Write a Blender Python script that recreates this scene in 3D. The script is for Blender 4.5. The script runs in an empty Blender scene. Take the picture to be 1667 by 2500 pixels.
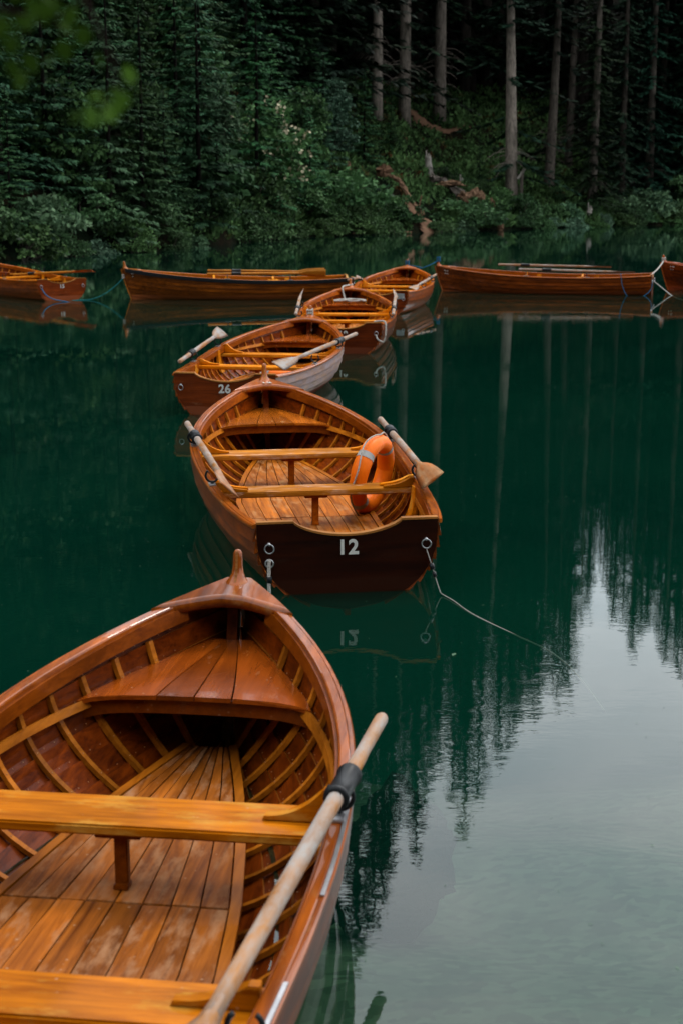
import bpy, bmesh, math, random
import numpy as np
from mathutils import Vector, Matrix
from mathutils.geometry import delaunay_2d_cdt
R = math.radians
random.seed(7); rng = np.random.default_rng(7)
S = bpy.context.scene
COL = S.collection

# ------------------------------------------------------------------ camera, sky, sun, exposure
cam = bpy.data.cameras.new('camera'); camo = bpy.data.objects.new('camera', cam); COL.objects.link(camo)
camo.location = (0, 0, 2.267); camo.rotation_euler = (R(90 - 12.10), 0, 0)
cam.sensor_fit = 'AUTO'; cam.sensor_width = 36; cam.lens = 3744.6 / 2500 * 36
cam.clip_start = .05; cam.clip_end = 2000
cam.dof.use_dof = True; cam.dof.focus_distance = 9.3; cam.dof.aperture_fstop = 4.6
S.camera = camo
SUN_EL, SUN_AZ = 58, 35          # azimuth measured from +Y towards +X
W = bpy.data.worlds.new('World'); S.world = W; W.use_nodes = True
nt = W.node_tree; nt.nodes.clear()
def N(nt, t, **k):
    n = nt.nodes.new(t)
    for a, v in k.items():
        if a.startswith('i_'):
            key = a[2:]
            key = int(key) if key.isdigit() else key.replace('_', ' ')
            n.inputs[key].default_value = v
        else: setattr(n, a, v)
    return n
sky = N(nt, 'ShaderNodeTexSky', sky_type='NISHITA', sun_disc=False, sun_elevation=R(SUN_EL), sun_rotation=R(SUN_AZ))
tc = N(nt, 'ShaderNodeTexCoord')
mp = N(nt, 'ShaderNodeMapping'); mp.inputs['Scale'].default_value = (1.4, 1.4, 5.5)
nz = N(nt, 'ShaderNodeTexNoise', i_Scale=2.1, i_Detail=6, i_Roughness=.55, i_Distortion=.35)
cr = N(nt, 'ShaderNodeValToRGB')
cr.color_ramp.elements[0].position = .34; cr.color_ramp.elements[0].color = (20.5, 22.5, 24.5, 1)
cr.color_ramp.elements[1].position = .66; cr.color_ramp.elements[1].color = (33, 32.5, 33, 1)
mx = N(nt, 'ShaderNodeMix', data_type='RGBA'); mx.inputs[0].default_value = .93
bg = N(nt, 'ShaderNodeBackground', i_Strength=.10); wo = N(nt, 'ShaderNodeOutputWorld')
L_ = nt.links.new
L_(tc.outputs['Generated'], mp.inputs[0]); L_(mp.outputs[0], nz.inputs['Vector']); L_(nz.outputs[0], cr.inputs[0])
L_(sky.outputs[0], mx.inputs[6]); L_(cr.outputs[0], mx.inputs[7]); L_(mx.outputs[2], bg.inputs[0]); L_(bg.outputs[0], wo.inputs[0])
sun = bpy.data.lights.new('sun', 'SUN'); sun.energy = 1.5; sun.angle = R(14); sun.color = (1, .95, .88)
so = bpy.data.objects.new('sun', sun); COL.objects.link(so)
so.rotation_euler = (R(90 - SUN_EL), 0, R(180 - SUN_AZ) )
so.location = (0, 0, 60)
vs = S.view_settings; vs.view_transform = 'Standard'; vs.look = 'None'; vs.exposure = 0; vs.gamma = 1; vs.use_curve_mapping = False
S.cycles.max_bounces = 8; S.cycles.transparent_max_bounces = 8; S.cycles.use_denoising = True
S.cycles.sample_clamp_indirect = 4

# ------------------------------------------------------------------ helpers
def mk(name, V, F, mat=None, smooth=True):
    me = bpy.data.meshes.new(name); me.from_pydata([tuple(v) for v in V], [], F)
    if mat: me.materials.append(mat)
    if smooth: me.polygons.foreach_set('use_smooth', [True] * len(me.polygons))
    me.update(); return me
def quads(name, Q, mat):                     # Q: (n,4,3) loose leaf faces
    n = len(Q); me = bpy.data.meshes.new(name)
    me.vertices.add(4 * n); me.vertices.foreach_set('co', np.asarray(Q, np.float32).reshape(-1))
    me.loops.add(4 * n); me.loops.foreach_set('vertex_index', np.arange(4 * n, dtype=np.int32))
    me.polygons.add(n); me.polygons.foreach_set('loop_start', np.arange(0, 4 * n, 4, dtype=np.int32))
    me.update(calc_edges=True); me.validate(); me.materials.append(mat); return me
def bm_mesh(name, bm, mat, smooth=False):
    bmesh.ops.recalc_face_normals(bm, faces=bm.faces)
    me = bpy.data.meshes.new(name); bm.to_mesh(me); bm.free(); me.materials.append(mat)
    if smooth: me.polygons.foreach_set('use_smooth', [True] * len(me.polygons))
    return me
def ob(name, me, parent=None, loc=None, mw=None, **props):
    o = bpy.data.objects.new(name, me); COL.objects.link(o)
    if parent: o.parent = parent
    if mw is not None: o.matrix_local = mw
    elif loc is not None: o.location = loc
    for k, v in props.items(): o[k] = v
    return o
def struct(name, me): return ob(name, me, kind='structure')
def thing(name, label, cat, loc=(0, 0, 0), rot=(0, 0, 0), group=None, me=None):
    o = ob(name, me); o.location = loc; o.rotation_euler = rot; o['label'] = label; o['category'] = cat
    if group: o['group'] = group
    return o
def loft(rings, closed=True, caps=True):     # rings: list of equal length point lists
    V = [p for r in rings for p in r]; n = len(rings[0]); F = []
    for i in range(len(rings) - 1):
        for j in range(n if closed else n - 1):
            k = (j + 1) % n
            F.append((i * n + j, i * n + k, (i + 1) * n + k, (i + 1) * n + j))
    if caps and closed:
        F.append(tuple(range(n))[::-1]); F.append(tuple((len(rings) - 1) * n + j for j in range(n)))
    return V, F
def catmull(P, k=6):
    P = [Vector(p) for p in P]; out = []
    for i in range(len(P) - 1):
        a, b, c, d = P[max(i - 1, 0)], P[i], P[i + 1], P[min(i + 2, len(P) - 1)]
        for j in range(k):
            t = j / k
            out.append(.5 * ((2 * b) + (c - a) * t + (2 * a - 5 * b + 4 * c - d) * t * t + (3 * b - a - 3 * c + d) * t ** 3))
    out.append(P[-1]); return out
def tube(P, r, n=8, k=6, smooth_path=True):
    Q = catmull(P, k) if smooth_path else [Vector(p) for p in P]
    rings = []; up = Vector((0, 0, 1))
    m = len(Q)
    for i, p in enumerate(Q):
        t = (Q[min(i + 1, m - 1)] - Q[max(i - 1, 0)]).normalized()
        s = t.cross(up)
        if s.length < .15: s = t.cross(Vector((1, 0, 0)))
        s.normalize(); q = s.cross(t)
        rr = r(i / (m - 1)) if callable(r) else r
        rings.append([p + rr * (math.cos(a) * s + math.sin(a) * q) for a in [2 * math.pi * j / n for j in range(n)]])
    return loft(rings)
def join(parts):
    V, F = [], []
    for v, f in parts:
        o = len(V); V += list(v); F += [tuple(i + o for i in g) for g in f]
    return V, F
def box_bm(bm, lo, hi, bev=0):
    r = bmesh.ops.create_cube(bm, size=1)
    for v in r['verts']:
        v.co = Vector([lo[i] + (v.co[i] + .5) * (hi[i] - lo[i]) for i in range(3)])
    if bev:
        es = list({e for v in r['verts'] for e in v.link_edges})
        bmesh.ops.bevel(bm, geom=es, offset=bev, segments=2, affect='EDGES')
def prism_bm(bm, poly, off, bev=0):          # poly: 3-D outline, off: thickness vector
    a = [bm.verts.new(p) for p in poly]; b = [bm.verts.new(Vector(p) + Vector(off)) for p in poly]; n = len(a)
    fs = [bm.faces.new(a), bm.faces.new(b[::-1])]
    for i in range(n): fs.append(bm.faces.new((a[i], b[i], b[(i + 1) % n], a[(i + 1) % n])))
    if bev:
        es = list({e for f in fs[:2] for e in f.edges})
        bmesh.ops.bevel(bm, geom=es, offset=bev, segments=2, affect='EDGES')
def torus(c, e1, e2, rad, r, n=24, m=8, a0=0, a1=2 * math.pi):
    c, e1, e2 = Vector(c), Vector(e1).normalized(), Vector(e2).normalized(); nn = e1.cross(e2)
    full = abs(a1 - a0 - 2 * math.pi) < 1e-6
    rings = []
    for i in range(n + (0 if full else 1)):
        a = a0 + (a1 - a0) * i / n; d = math.cos(a) * e1 + math.sin(a) * e2
        rings.append([c + d * (rad + r * math.cos(b)) + nn * (r * math.sin(b)) for b in [2 * math.pi * j / m for j in range(m)]])
    if full:
        rings.append(rings[0]); return loft(rings, caps=False)
    return loft(rings)

# ------------------------------------------------------------------ materials
def newmat(name):
    m = bpy.data.materials.new(name); m.use_nodes = True; t = m.node_tree
    return m, t, t.nodes['Principled BSDF'], t.links.new
def ramp(t, c0, c1, p0=.3, p1=.7):
    r = N(t, 'ShaderNodeValToRGB'); e = r.color_ramp.elements
    e[0].position, e[1].position = p0, p1; e[0].color = (*c0, 1); e[1].color = (*c1, 1); return r
def mixc(t, blend='MIX', fac=None):
    n = N(t, 'ShaderNodeMix', data_type='RGBA', blend_type=blend)
    if fac is not None: n.inputs[0].default_value = fac
    return n
WK = (.53, .405, .24)
def wood(name, dark, light, axis=0, rough=.32, coat=.5, wear=None, wear_amt=.5, paint=None, jitter=.35, spec=.06, specks=0, cior=1.27):
    f_ = lambda c: tuple(a * b for a, b in zip(c, WK)); dark, light = f_(dark), f_(light); dark = tuple(a * .8 for a in dark)
    if wear: wear = tuple(a * .5 for a in wear)
    if paint: paint = tuple(a * .6 for a in paint)
    m, t, b, l = newmat(name)
    tc = N(t, 'ShaderNodeTexCoord'); oi = N(t, 'ShaderNodeObjectInfo')
    sc = N(t, 'ShaderNodeVectorMath', operation='SCALE'); sc.inputs[0].default_value = (13.7, 7.3, 5.1)
    l(oi.outputs['Random'], sc.inputs['Scale'])
    ad = N(t, 'ShaderNodeVectorMath', operation='ADD'); l(tc.outputs['Object'], ad.inputs[0]); l(sc.outputs[0], ad.inputs[1])
    s = [26, 26, 26]; s[axis] = 1.6
    mp = N(t, 'ShaderNodeMapping'); mp.inputs['Scale'].default_value = s; l(ad.outputs[0], mp.inputs[0])
    n1 = N(t, 'ShaderNodeTexNoise', i_Scale=1.0, i_Detail=9, i_Roughness=.7, i_Distortion=.5); l(mp.outputs[0], n1.inputs['Vector'])
    r1 = ramp(t, dark, light, .32, .68); l(n1.outputs[0], r1.inputs[0])
    n2 = N(t, 'ShaderNodeTexNoise', i_Scale=2.6, i_Detail=3); l(ad.outputs[0], n2.inputs['Vector'])
    hv = N(t, 'ShaderNodeHueSaturation'); l(r1.outputs[0], hv.inputs['Color'])
    ma = N(t, 'ShaderNodeMath', operation='MULTIPLY_ADD', i_1=jitter, i_2=1 - jitter / 2); l(oi.outputs['Random'], ma.inputs[0])
    mb = N(t, 'ShaderNodeMapRange'); mb.inputs['From Min'].default_value = .3; mb.inputs['From Max'].default_value = .7
    mb.inputs['To Min'].default_value = .68; mb.inputs['To Max'].default_value = 1.25; l(n2.outputs[0], mb.inputs[0])
    mm = N(t, 'ShaderNodeMath', operation='MULTIPLY'); l(ma.outputs[0], mm.inputs[0]); l(mb.outputs[0], mm.inputs[1]); l(mm.outputs[0], hv.inputs['Value'])
    col = hv.outputs[0]
    rg = rough
    if wear:
        s2 = [9, 9, 9]; s2[axis] = 3.2
        mp2 = N(t, 'ShaderNodeMapping'); mp2.inputs['Scale'].default_value = s2; l(ad.outputs[0], mp2.inputs[0])
        n3 = N(t, 'ShaderNodeTexNoise', i_Scale=1.3, i_Detail=8, i_Roughness=.68); l(mp2.outputs[0], n3.inputs['Vector'])
        r3 = ramp(t, (0, 0, 0), (1, 1, 1), .62 - .3 * wear_amt, .82 - .22 * wear_amt); l(n3.outputs[0], r3.inputs[0])
        mw = mixc(t); l(r3.outputs[0], mw.inputs[0]); l(col, mw.inputs[6]); mw.inputs[7].default_value = (*wear, 1); col = mw.outputs[2]
        rr = N(t, 'ShaderNodeMapRange'); rr.inputs['To Min'].default_value = rough; rr.inputs['To Max'].default_value = min(.85, rough + .35)
        l(r3.outputs[0], rr.inputs[0]); l(rr.outputs[0], b.inputs['Roughness'])
        cw = N(t, 'ShaderNodeMapRange'); cw.inputs['To Min'].default_value = coat; cw.inputs['To Max'].default_value = coat * .15
        l(r3.outputs[0], cw.inputs[0]); l(cw.outputs[0], b.inputs['Coat Weight'])
    else:
        b.inputs['Roughness'].default_value = rough; b.inputs['Coat Weight'].default_value = coat
    if specks:                                 # dried drops and pollen grains
        vo = N(t, 'ShaderNodeTexVoronoi', i_Scale=34.0); l(ad.outputs[0], vo.inputs['Vector'])
        v1 = N(t, 'ShaderNodeMapRange'); v1.inputs['From Min'].default_value = .10; v1.inputs['From Max'].default_value = .20
        v1.inputs['To Min'].default_value = 1; v1.inputs['To Max'].default_value = 0; l(vo.outputs['Distance'], v1.inputs[0])
        sv = N(t, 'ShaderNodeSeparateColor'); l(vo.outputs['Color'], sv.inputs[0])
        gt = N(t, 'ShaderNodeMath', operation='GREATER_THAN', i_1=.80); l(sv.outputs[0], gt.inputs[0])
        nb_ = N(t, 'ShaderNodeTexNoise', i_Scale=3.1, i_Detail=2); l(ad.outputs[0], nb_.inputs['Vector'])
        rb_ = ramp(t, (0, 0, 0), (1, 1, 1), .45, .65); l(nb_.outputs[0], rb_.inputs[0])
        p1 = N(t, 'ShaderNodeMath', operation='MULTIPLY'); l(v1.outputs[0], p1.inputs[0]); l(gt.outputs[0], p1.inputs[1])
        p2 = N(t, 'ShaderNodeMath', operation='MULTIPLY'); l(p1.outputs[0], p2.inputs[0]); l(rb_.outputs[0], p2.inputs[1])
        p3 = N(t, 'ShaderNodeMath', operation='MULTIPLY', i_1=specks); l(p2.outputs[0], p3.inputs[0])
        ms_ = mixc(t); l(p3.outputs[0], ms_.inputs[0]); l(col, ms_.inputs[6]); ms_.inputs[7].default_value = (.34, .26, .19, 1); col = ms_.outputs[2]
    if paint:                                  # red-brown bottom paint below the boot line
        sp = N(t, 'ShaderNodeSeparateXYZ'); l(tc.outputs['Object'], sp.inputs[0])
        n4 = N(t, 'ShaderNodeTexNoise', i_Scale=9.0, i_Detail=4); l(tc.outputs['Object'], n4.inputs['Vector'])
        a4 = N(t, 'ShaderNodeMath', operation='MULTIPLY_ADD', i_1=.022, i_2=-.011); l(n4.outputs[0], a4.inputs[0])
        a5 = N(t, 'ShaderNodeMath', operation='ADD'); l(sp.outputs[2], a5.inputs[0]); l(a4.outputs[0], a5.inputs[1])
        lt = N(t, 'ShaderNodeMapRange'); lt.inputs['From Min'].default_value = .078; lt.inputs['From Max'].default_value = .09
        lt.inputs['To Min'].default_value = 1; lt.inputs['To Max'].default_value = 0; l(a5.outputs[0], lt.inputs[0])
        mp5 = mixc(t); l(lt.outputs[0], mp5.inputs[0]); l(col, mp5.inputs[6]); mp5.inputs[7].default_value = (*paint, 1); col = mp5.outputs[2]
    mu = mixc(t, 'MULTIPLY', 1); l(col, mu.inputs[6]); l(oi.outputs['Color'], mu.inputs[7]); col = mu.outputs[2]
    l(col, b.inputs['Base Color'])
    b.inputs['Coat Roughness'].default_value = .05; b.inputs['Coat IOR'].default_value = cior; b.inputs['Specular IOR Level'].default_value = spec
    bu = N(t, 'ShaderNodeBump', i_Strength=.07, i_Distance=.004); l(n1.outputs[0], bu.inputs['Height']); l(bu.outputs[0], b.inputs['Normal'])
    return m
def plain(name, c, rough=.5, metal=0, var=.25, scale=12, bump=0, coat=0):
    m, t, b, l = newmat(name); tc = N(t, 'ShaderNodeTexCoord')
    n = N(t, 'ShaderNodeTexNoise', i_Scale=scale, i_Detail=5, i_Roughness=.6); l(tc.outputs['Object'], n.inputs['Vector'])
    r = ramp(t, [x * (1 - var) for x in c], [min(1, x * (1 + var)) for x in c]); l(n.outputs[0], r.inputs[0]); l(r.outputs[0], b.inputs['Base Color'])
    b.inputs['Roughness'].default_value = rough; b.inputs['Specular IOR Level'].default_value = .05 if rough > .8 else .15; b.inputs['Metallic'].default_value = metal; b.inputs['Coat Weight'].default_value = coat
    if bump:
        bu = N(t, 'ShaderNodeBump', i_Strength=bump, i_Distance=.02); l(n.outputs[0], bu.inputs['Height']); l(bu.outputs[0], b.inputs['Normal'])
    return m
def leafmat(name, c0, c1, rough=.55, trans=0.0, spec=.3, big=.25):
    m, t, b, l = newmat(name); ge = N(t, 'ShaderNodeNewGeometry'); oi = N(t, 'ShaderNodeObjectInfo')
    n = N(t, 'ShaderNodeTexNoise', i_Scale=big, i_Detail=3); l(ge.outputs['Position'], n.inputs['Vector'])
    a = N(t, 'ShaderNodeMath', operation='MULTIPLY_ADD', i_1=.5); l(ge.outputs['Random Per Island'], a.inputs[0]); 
    a2 = N(t, 'ShaderNodeMath', operation='MULTIPLY_ADD', i_1=1.1, i_2=-.3); l(n.outputs[0], a2.inputs[0]); l(a2.outputs[0], a.inputs[2])
    r = ramp(t, c0, c1, .1, .95); l(a.outputs[0], r.inputs[0])
    mu = mixc(t, 'MULTIPLY', 1); l(r.outputs[0], mu.inputs[6]); l(oi.outputs['Color'], mu.inputs[7])
    l(mu.outputs[2], b.inputs['Base Color']); b.inputs['Roughness'].default_value = rough; b.inputs['Specular IOR Level'].default_value = spec
    if trans:
        out = t.nodes['Material Output']; tr = N(t, 'ShaderNodeBsdfTranslucent'); l(mu.outputs[2], tr.inputs[0])
        ms = N(t, 'ShaderNodeMixShader'); ms.inputs[0].default_value = trans; l(b.outputs[0], ms.inputs[1]); l(tr.outputs[0], ms.inputs[2]); l(ms.outputs[0], out.inputs[0])
    return m
M = {}
M['hull'] = wood('hull_varnish', (.075, .017, .0028), (.23, .066, .009), 0, .34, .6, paint=(.20, .046, .014), jitter=.95)
M['hull_in'] = wood('hull_inside_varnish', (.075, .0135, .0015), (.285, .070, .006), 0, .4, .22, jitter=.7)
M['hull_sheen'] = wood('painted_hull_sheen', (.40, .26, .19), (.80, .66, .62), 0, .5, .4, wear=(.62, .52, .46), wear_amt=.9, paint=(.20, .046, .014), jitter=.2)  # pale sky reflection on the varnish, put into the base colour
M['lap'] = wood('plank_edge_varnish', (.30, .12, .022), (.46, .21, .05), 0, .45, .1)
M['transom'] = wood('transom_varnish', (.085, .020, .006), (.19, .048, .010), 1, .38, .3, wear=(.24, .12, .07), wear_amt=.08, paint=(.17, .048, .020), jitter=.1)
M['rib'] = wood('rib_varnish', (.36, .135, .012), (.60, .26, .030), 0, .45, .08, jitter=.4)
M['rail'] = wood('gunwale_varnish', (.25, .068, .008), (.50, .165, .018), 0, .3, .55, wear=(.46, .25, .10), wear_amt=.16, cior=1.45)
M['inwale'] = wood('inwale_varnish', (.22, .058, .005), (.40, .125, .011), 0, .35, .15)
M['thwart'] = wood('thwart_varnish', (.40, .135, .004), (.80, .345, .014), 1, .4, .14, wear=(.74, .42, .08), wear_amt=.34, jitter=.2, spec=.03, specks=.45)
M['floor'] = wood('floor_varnish', (.17, .055, .010), (.50, .205, .042), 0, .5, .06, wear=(.50, .28, .16), wear_amt=.40, jitter=.6, spec=.04, specks=.6)
M['floor_edge'] = wood('floor_edge_varnish', (.34, .12, .012), (.52, .22, .024), 0, .4, .1)
M['seat'] = wood('bow_seat_varnish', (.24, .064, .009), (.35, .10, .014), 0, .25, .6, wear=(.36, .19, .10), wear_amt=.0, jitter=.5, specks=.7, cior=1.42)
M['trim'] = wood('worn_trim', (.28, .12, .04), (.55, .33, .18), 1, .5, .1)
M['oar'] = wood('worn_oar', (.36, .17, .05), (.6, .33, .12), 0, .55, .05, wear=(.50, .46, .42), wear_amt=.92)
M['oar_new'] = wood('varnished_oar', (.50, .21, .022), (.72, .38, .07), 0, .4, .15)
M['black'] = plain('black_rubber', (.008, .009, .010), .38)
M['metal'] = plain('galvanised_metal', (.4, .4, .41), .32, .9)
M['brass'] = plain('dull_rivet', (.30, .15, .07), .4, .3)
M['white'] = plain('white_paint', (.40, .39, .36), .5, var=.12)
M['rope'] = plain('pale_rope', (.33, .31, .28), .85, var=.3, scale=90, bump=.6)
M['rope_grey'] = plain('grey_rope', (.2, .19, .17), .85, var=.3, scale=90, bump=.6)
M['rope_blue'] = plain('blue_rope', (.008, .075, .14), .8, var=.4, scale=90, bump=.5)
M['rope_teal'] = plain('teal_rope', (.006, .10, .10), .8, var=.4, scale=90, bump=.5)
M['orange'] = plain('life_ring_orange', (.72, .135, .003), .42, var=.1, scale=7, bump=.15)
M['band'] = plain('reflective_tape', (.27, .27, .26), .4, var=.12)
M['refl_rock'] = plain('reflection_rock_dark', (.004, .004, .003), .95, var=.6, scale=9, bump=.6)
M['plate'] = plain('grey_plate', (.17,.175,.175), .5)

# ------------------------------------------------------------------ the lake
SHX = np.array([-120, -60, -40, -20, -10.1, -4.8, -2.3, 1.25, 5.3, 9.5, 15, 19.6, 30, 60, 130.])
SHY = np.array([24, 30, 34, 41, 46., 57.5, 66, 70, 75, 79, 84, 88, 93, 102, 115.])
def shore(x): return np.interp(x, SHX, SHY) + .35 * np.sin(x * 1.3) + .2 * np.sin(x * 3.1 + 1)
def ground(x, y):
    x = np.asarray(x, float); y = np.asarray(y, float)
    s = y - shore(x)
    k = np.clip((x + 3) / 6, 0, 1); sl = .42 * (1 - k) + .28 * k
    up = .14 * np.clip(s / .5, 0, 1) + sl * np.minimum(s, 12) + .42 * np.clip(s - 12, 0, 200)
    w = .16 * np.sin(x * .9 + y * .35) + .12 * np.sin(x * 2.1 - y * 1.3) + .08 * np.sin(y * 2.7 + x * .6)
    z = np.where(s > 0, up + w * np.clip(s / 3, 0, 1), np.maximum(.45 * s, -5))
    return z
def water_mat():
    m, t, b, l = newmat('lake_water'); t.nodes.remove(b); out = t.nodes['Material Output']
    ge = N(t, 'ShaderNodeNewGeometry')
    mp = N(t, 'ShaderNodeMapping'); mp.inputs['Scale'].default_value = (1.0, 2.2, 1); l(ge.outputs['Position'], mp.inputs[0])
    n1 = N(t, 'ShaderNodeTexNoise', i_Scale=2.3, i_Detail=3, i_Roughness=.5, i_Distortion=.3); l(mp.outputs[0], n1.inputs['Vector'])
    n2 = N(t, 'ShaderNodeTexNoise', i_Scale=.22, i_Detail=2); l(ge.outputs['Position'], n2.inputs['Vector'])
    am = N(t, 'ShaderNodeMapRange'); am.inputs['From Min'].default_value = .35; am.inputs['From Max'].default_value = .65
    am.inputs['To Min'].default_value = .08; am.inputs['To Max'].default_value = 1; l(n2.outputs[0], am.inputs[0])
    n4 = N(t, 'ShaderNodeTexNoise', i_Scale=17, i_Detail=1); l(mp.outputs[0], n4.inputs['Vector'])
    m4 = N(t, 'ShaderNodeMath', operation='MULTIPLY_ADD', i_1=.22); l(n4.outputs[0], m4.inputs[0]); l(n1.outputs[0], m4.inputs[2])
    hm = N(t, 'ShaderNodeMath', operation='MULTIPLY'); l(m4.outputs[0], hm.inputs[0]); l(am.outputs[0], hm.inputs[1])
    bu = N(t, 'ShaderNodeBump', i_Strength=1.0, i_Distance=.0009); l(hm.outputs[0], bu.inputs['Height'])
    fr = N(t, 'ShaderNodeFresnel', i_IOR=1.333); l(bu.outputs[0], fr.inputs['Normal'])
    gl = N(t, 'ShaderNodeBsdfGlossy', i_Roughness=.0); gl.inputs['Color'].default_value = (.96, 1, 1, 1); l(bu.outputs[0], gl.inputs['Normal'])
    tr = N(t, 'ShaderNodeBsdfTransparent'); tr.inputs[0].default_value = (.62, .82, .70, 1)
    n3 = N(t, 'ShaderNodeTexNoise', i_Scale=.35, i_Detail=4); l(ge.outputs['Position'], n3.inputs['Vector'])
    r3 = ramp(t, (.0002, .0150, .0100), (.0014, .024, .0140), .3, .7); l(n3.outputs[0], r3.inputs[0])
    df = N(t, 'ShaderNodeBsdfDiffuse'); l(r3.outputs[0], df.inputs[0])
    m1 = N(t, 'ShaderNodeMixShader'); m1.inputs[0].default_value = .36; l(tr.outputs[0], m1.inputs[1]); l(df.outputs[0], m1.inputs[2])
    m2 = N(t, 'ShaderNodeMixShader'); l(fr.outputs[0], m2.inputs[0]); l(m1.outputs[0], m2.inputs[1]); l(gl.outputs[0], m2.inputs[2]); l(m2.outputs[0], out.inputs[0])
    return m
def bed_mat():
    m, t, b, l = newmat('lake_bed_silt'); ge = N(t, 'ShaderNodeNewGeometry')
    n = N(t, 'ShaderNodeTexNoise', i_Scale=.8, i_Detail=8, i_Roughness=.7); l(ge.outputs['Position'], n.inputs['Vector'])
    r = ramp(t, (.095, .112, .075), (.21, .225, .17), .3, .72); l(n.outputs[0], r.inputs[0])
    vo = N(t, 'ShaderNodeTexVoronoi', i_Scale=16); l(ge.outputs['Position'], vo.inputs['Vector'])
    vr = N(t, 'ShaderNodeSeparateColor'); l(vo.outputs['Color'], vr.inputs[0])
    mu = mixc(t, 'MULTIPLY', .55); l(r.outputs[0], mu.inputs[6]); l(vr.outputs[0], mu.inputs[7])
    sp = N(t, 'ShaderNodeSeparateXYZ'); l(ge.outputs['Position'], sp.inputs[0])
    dp = N(t, 'ShaderNodeMapRange'); dp.inputs['From Min'].default_value = -3.0; dp.inputs['From Max'].default_value = -.5; l(sp.outputs[2], dp.inputs[0])
    md = mixc(t); l(dp.outputs[0], md.inputs[0]); md.inputs[6].default_value = (.001, .024, .016, 1); l(mu.outputs[2], md.inputs[7])
    l(md.outputs[2], b.inputs['Base Color']); b.inputs['Roughness'].default_value = .95; b.inputs['Specular IOR Level'].default_value = 0
    return m
M['water'] = water_mat(); M['bed'] = bed_mat()

# ------------------------------------------------------------------ rowing boat geometry (stern x = 0, bow x = LEN, water z = 0)
LEN = 4.6
BP = np.array([2.3481, -7.3963, 6.2912, -2.7342, .9825, .5393])
def beam(u): return float(np.polyval(BP, u))
def sheer(u): return float(.4138 - .2389 * u + .443 * u * u)          # top of the gunwale
def sm(a, b, x): t = min(1, max(0, (x - a) / (b - a))); return t * t * (3 - 2 * t)
def keelz(u): return -.10 - .05 * math.sin(math.pi * min(1, u * 1.05)) + .03 * sm(.8, 1, u)
def hb(u): return max(.012, beam(u) - .022)
def hz(u): return sheer(u) - .022
def sec(u, v):
    k = sm(.5, 1, u); p = 2.7 * (1 - k) + 1.25 * k; q = .58 * (1 - k) + .95 * k
    return hb(u) * (1 - (1 - v) ** p) ** q
def hull(u, v, off=0.0):                       # port side point; off > 0 is outside
    zk, zs = keelz(u), hz(u)
    def P(vv): return np.array([sec(u, vv), zk + (zs - zk) * vv])
    e = .01; d = P(min(1, v + e)) - P(max(0, v - e)); n = np.array([d[1], -d[0]]); n /= (np.linalg.norm(n) + 1e-9)
    y, z = P(v) + n * off
    rake = .21 * sm(.72, 1, u) * (1 - v) ** 1.2
    return Vector((LEN * u - rake, max(0, y), z))
def v_at(u, z): return min(1, max(0, (z - keelz(u)) / (hz(u) - keelz(u))))
def iny(x, z, off=-.03): u = x / LEN; return hull(u, v_at(u, z), off).y
def mir(p, s): return Vector((p[0], p[1] * s, p[2]))
US = [0, .03, .07, .12, .18, .25, .32, .4, .48, .55, .62, .68, .74, .79, .84, .88, .92, .95, .975, .995]
NST = 8
VB = [0.0, .10, .215, .335, .46, .59, .725, .86, 1.0]
def strake(k, s):
    v0, v1 = max(0, VB[k] - (.018 if k else 0)), VB[k + 1]; rings = []
    for u in US:
        o0 = .021 if k else 0
        outer = [hull(u, v0 + (v1 - v0) * f, o0 * (1 - f)) for f in (0, .33, .67, 1)]
        inner = [hull(u, v0 + (v1 - v0) * f, min(o0 * (1 - f) - .011, .0012)) for f in (1, .67, .33, 0)]
        rings.append([mir(p, s) for p in outer + inner])
    me = mk('hull_plank', *loft(rings), M['hull'], False); me.materials.append(M['hull_in']); me.materials.append(M['lap'])
    for i, p in enumerate(me.polygons):
        j = i % 8
        if i < 8 * (len(US) - 1): p.material_index = 0 if j in (0, 1, 2, 7) else (2 if j == 3 else 1)
    return me
def rib(u, s):
    rings = []; w = .0105 / LEN; vs_ = np.linspace(.05, .87, 12)
    for v in vs_:
        a, b = hull(u - w, v, -.010), hull(u + w, v, -.010); c, d = hull(u + w, v, -.027), hull(u - w, v, -.027)
        rings.append([mir(p, s) for p in (a, b, c, d)])
    return mk('rib', *loft(rings), M['rib'], False)
def cap(s):
    rings = []
    for u in [0.002] + list(np.linspace(.03, .93, 34)) + [.95, .965, .98, .99]:
        b, z = beam(u), sheer(u); bi = max(.004, b - .058); bo = b - .019; x = LEN * u
        rings.append([mir((x, *p), s) for p in ((bo, z - .022), (bo, z - .003), (bo - .004, z), (bi + .008, z), (bi + .0025, z - .0025), (bi, z - .009), (bi, z - .024))])
    return mk('gunwale', *loft(rings), M['rail'], False)
def rubrail(s, mat=None, lo=.026, x0=.0, x1=.985, extra=0):
    rings = []
    for u in np.linspace(x0, x1, 40):
        b, z = beam(u), sheer(u); x = LEN * u; o = b + extra; i = b - .0175 + extra
        rings.append([mir((x, *p), s) for p in ((i, z - .003), (i, z - lo), (o - .003, z - lo), (o, z - lo + .006), (o, z - .009), (o - .005, z - .003))])
    return mk('rub_rail', *loft(rings), mat or M['rail'], False)
def inwale(s):
    rings = []
    for u in np.linspace(.012, .935, 34):
        z = sheer(u) - .024
        va, vb = v_at(u, z), v_at(u, z - .062)
        rings.append([mir(p, s) for p in (hull(u, va, -.028), hull(u, vb, -.028), hull(u, vb, -.046), hull(u, va, -.046))])
    return mk('inwale', *loft(rings), M['inwale'], False)
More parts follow.
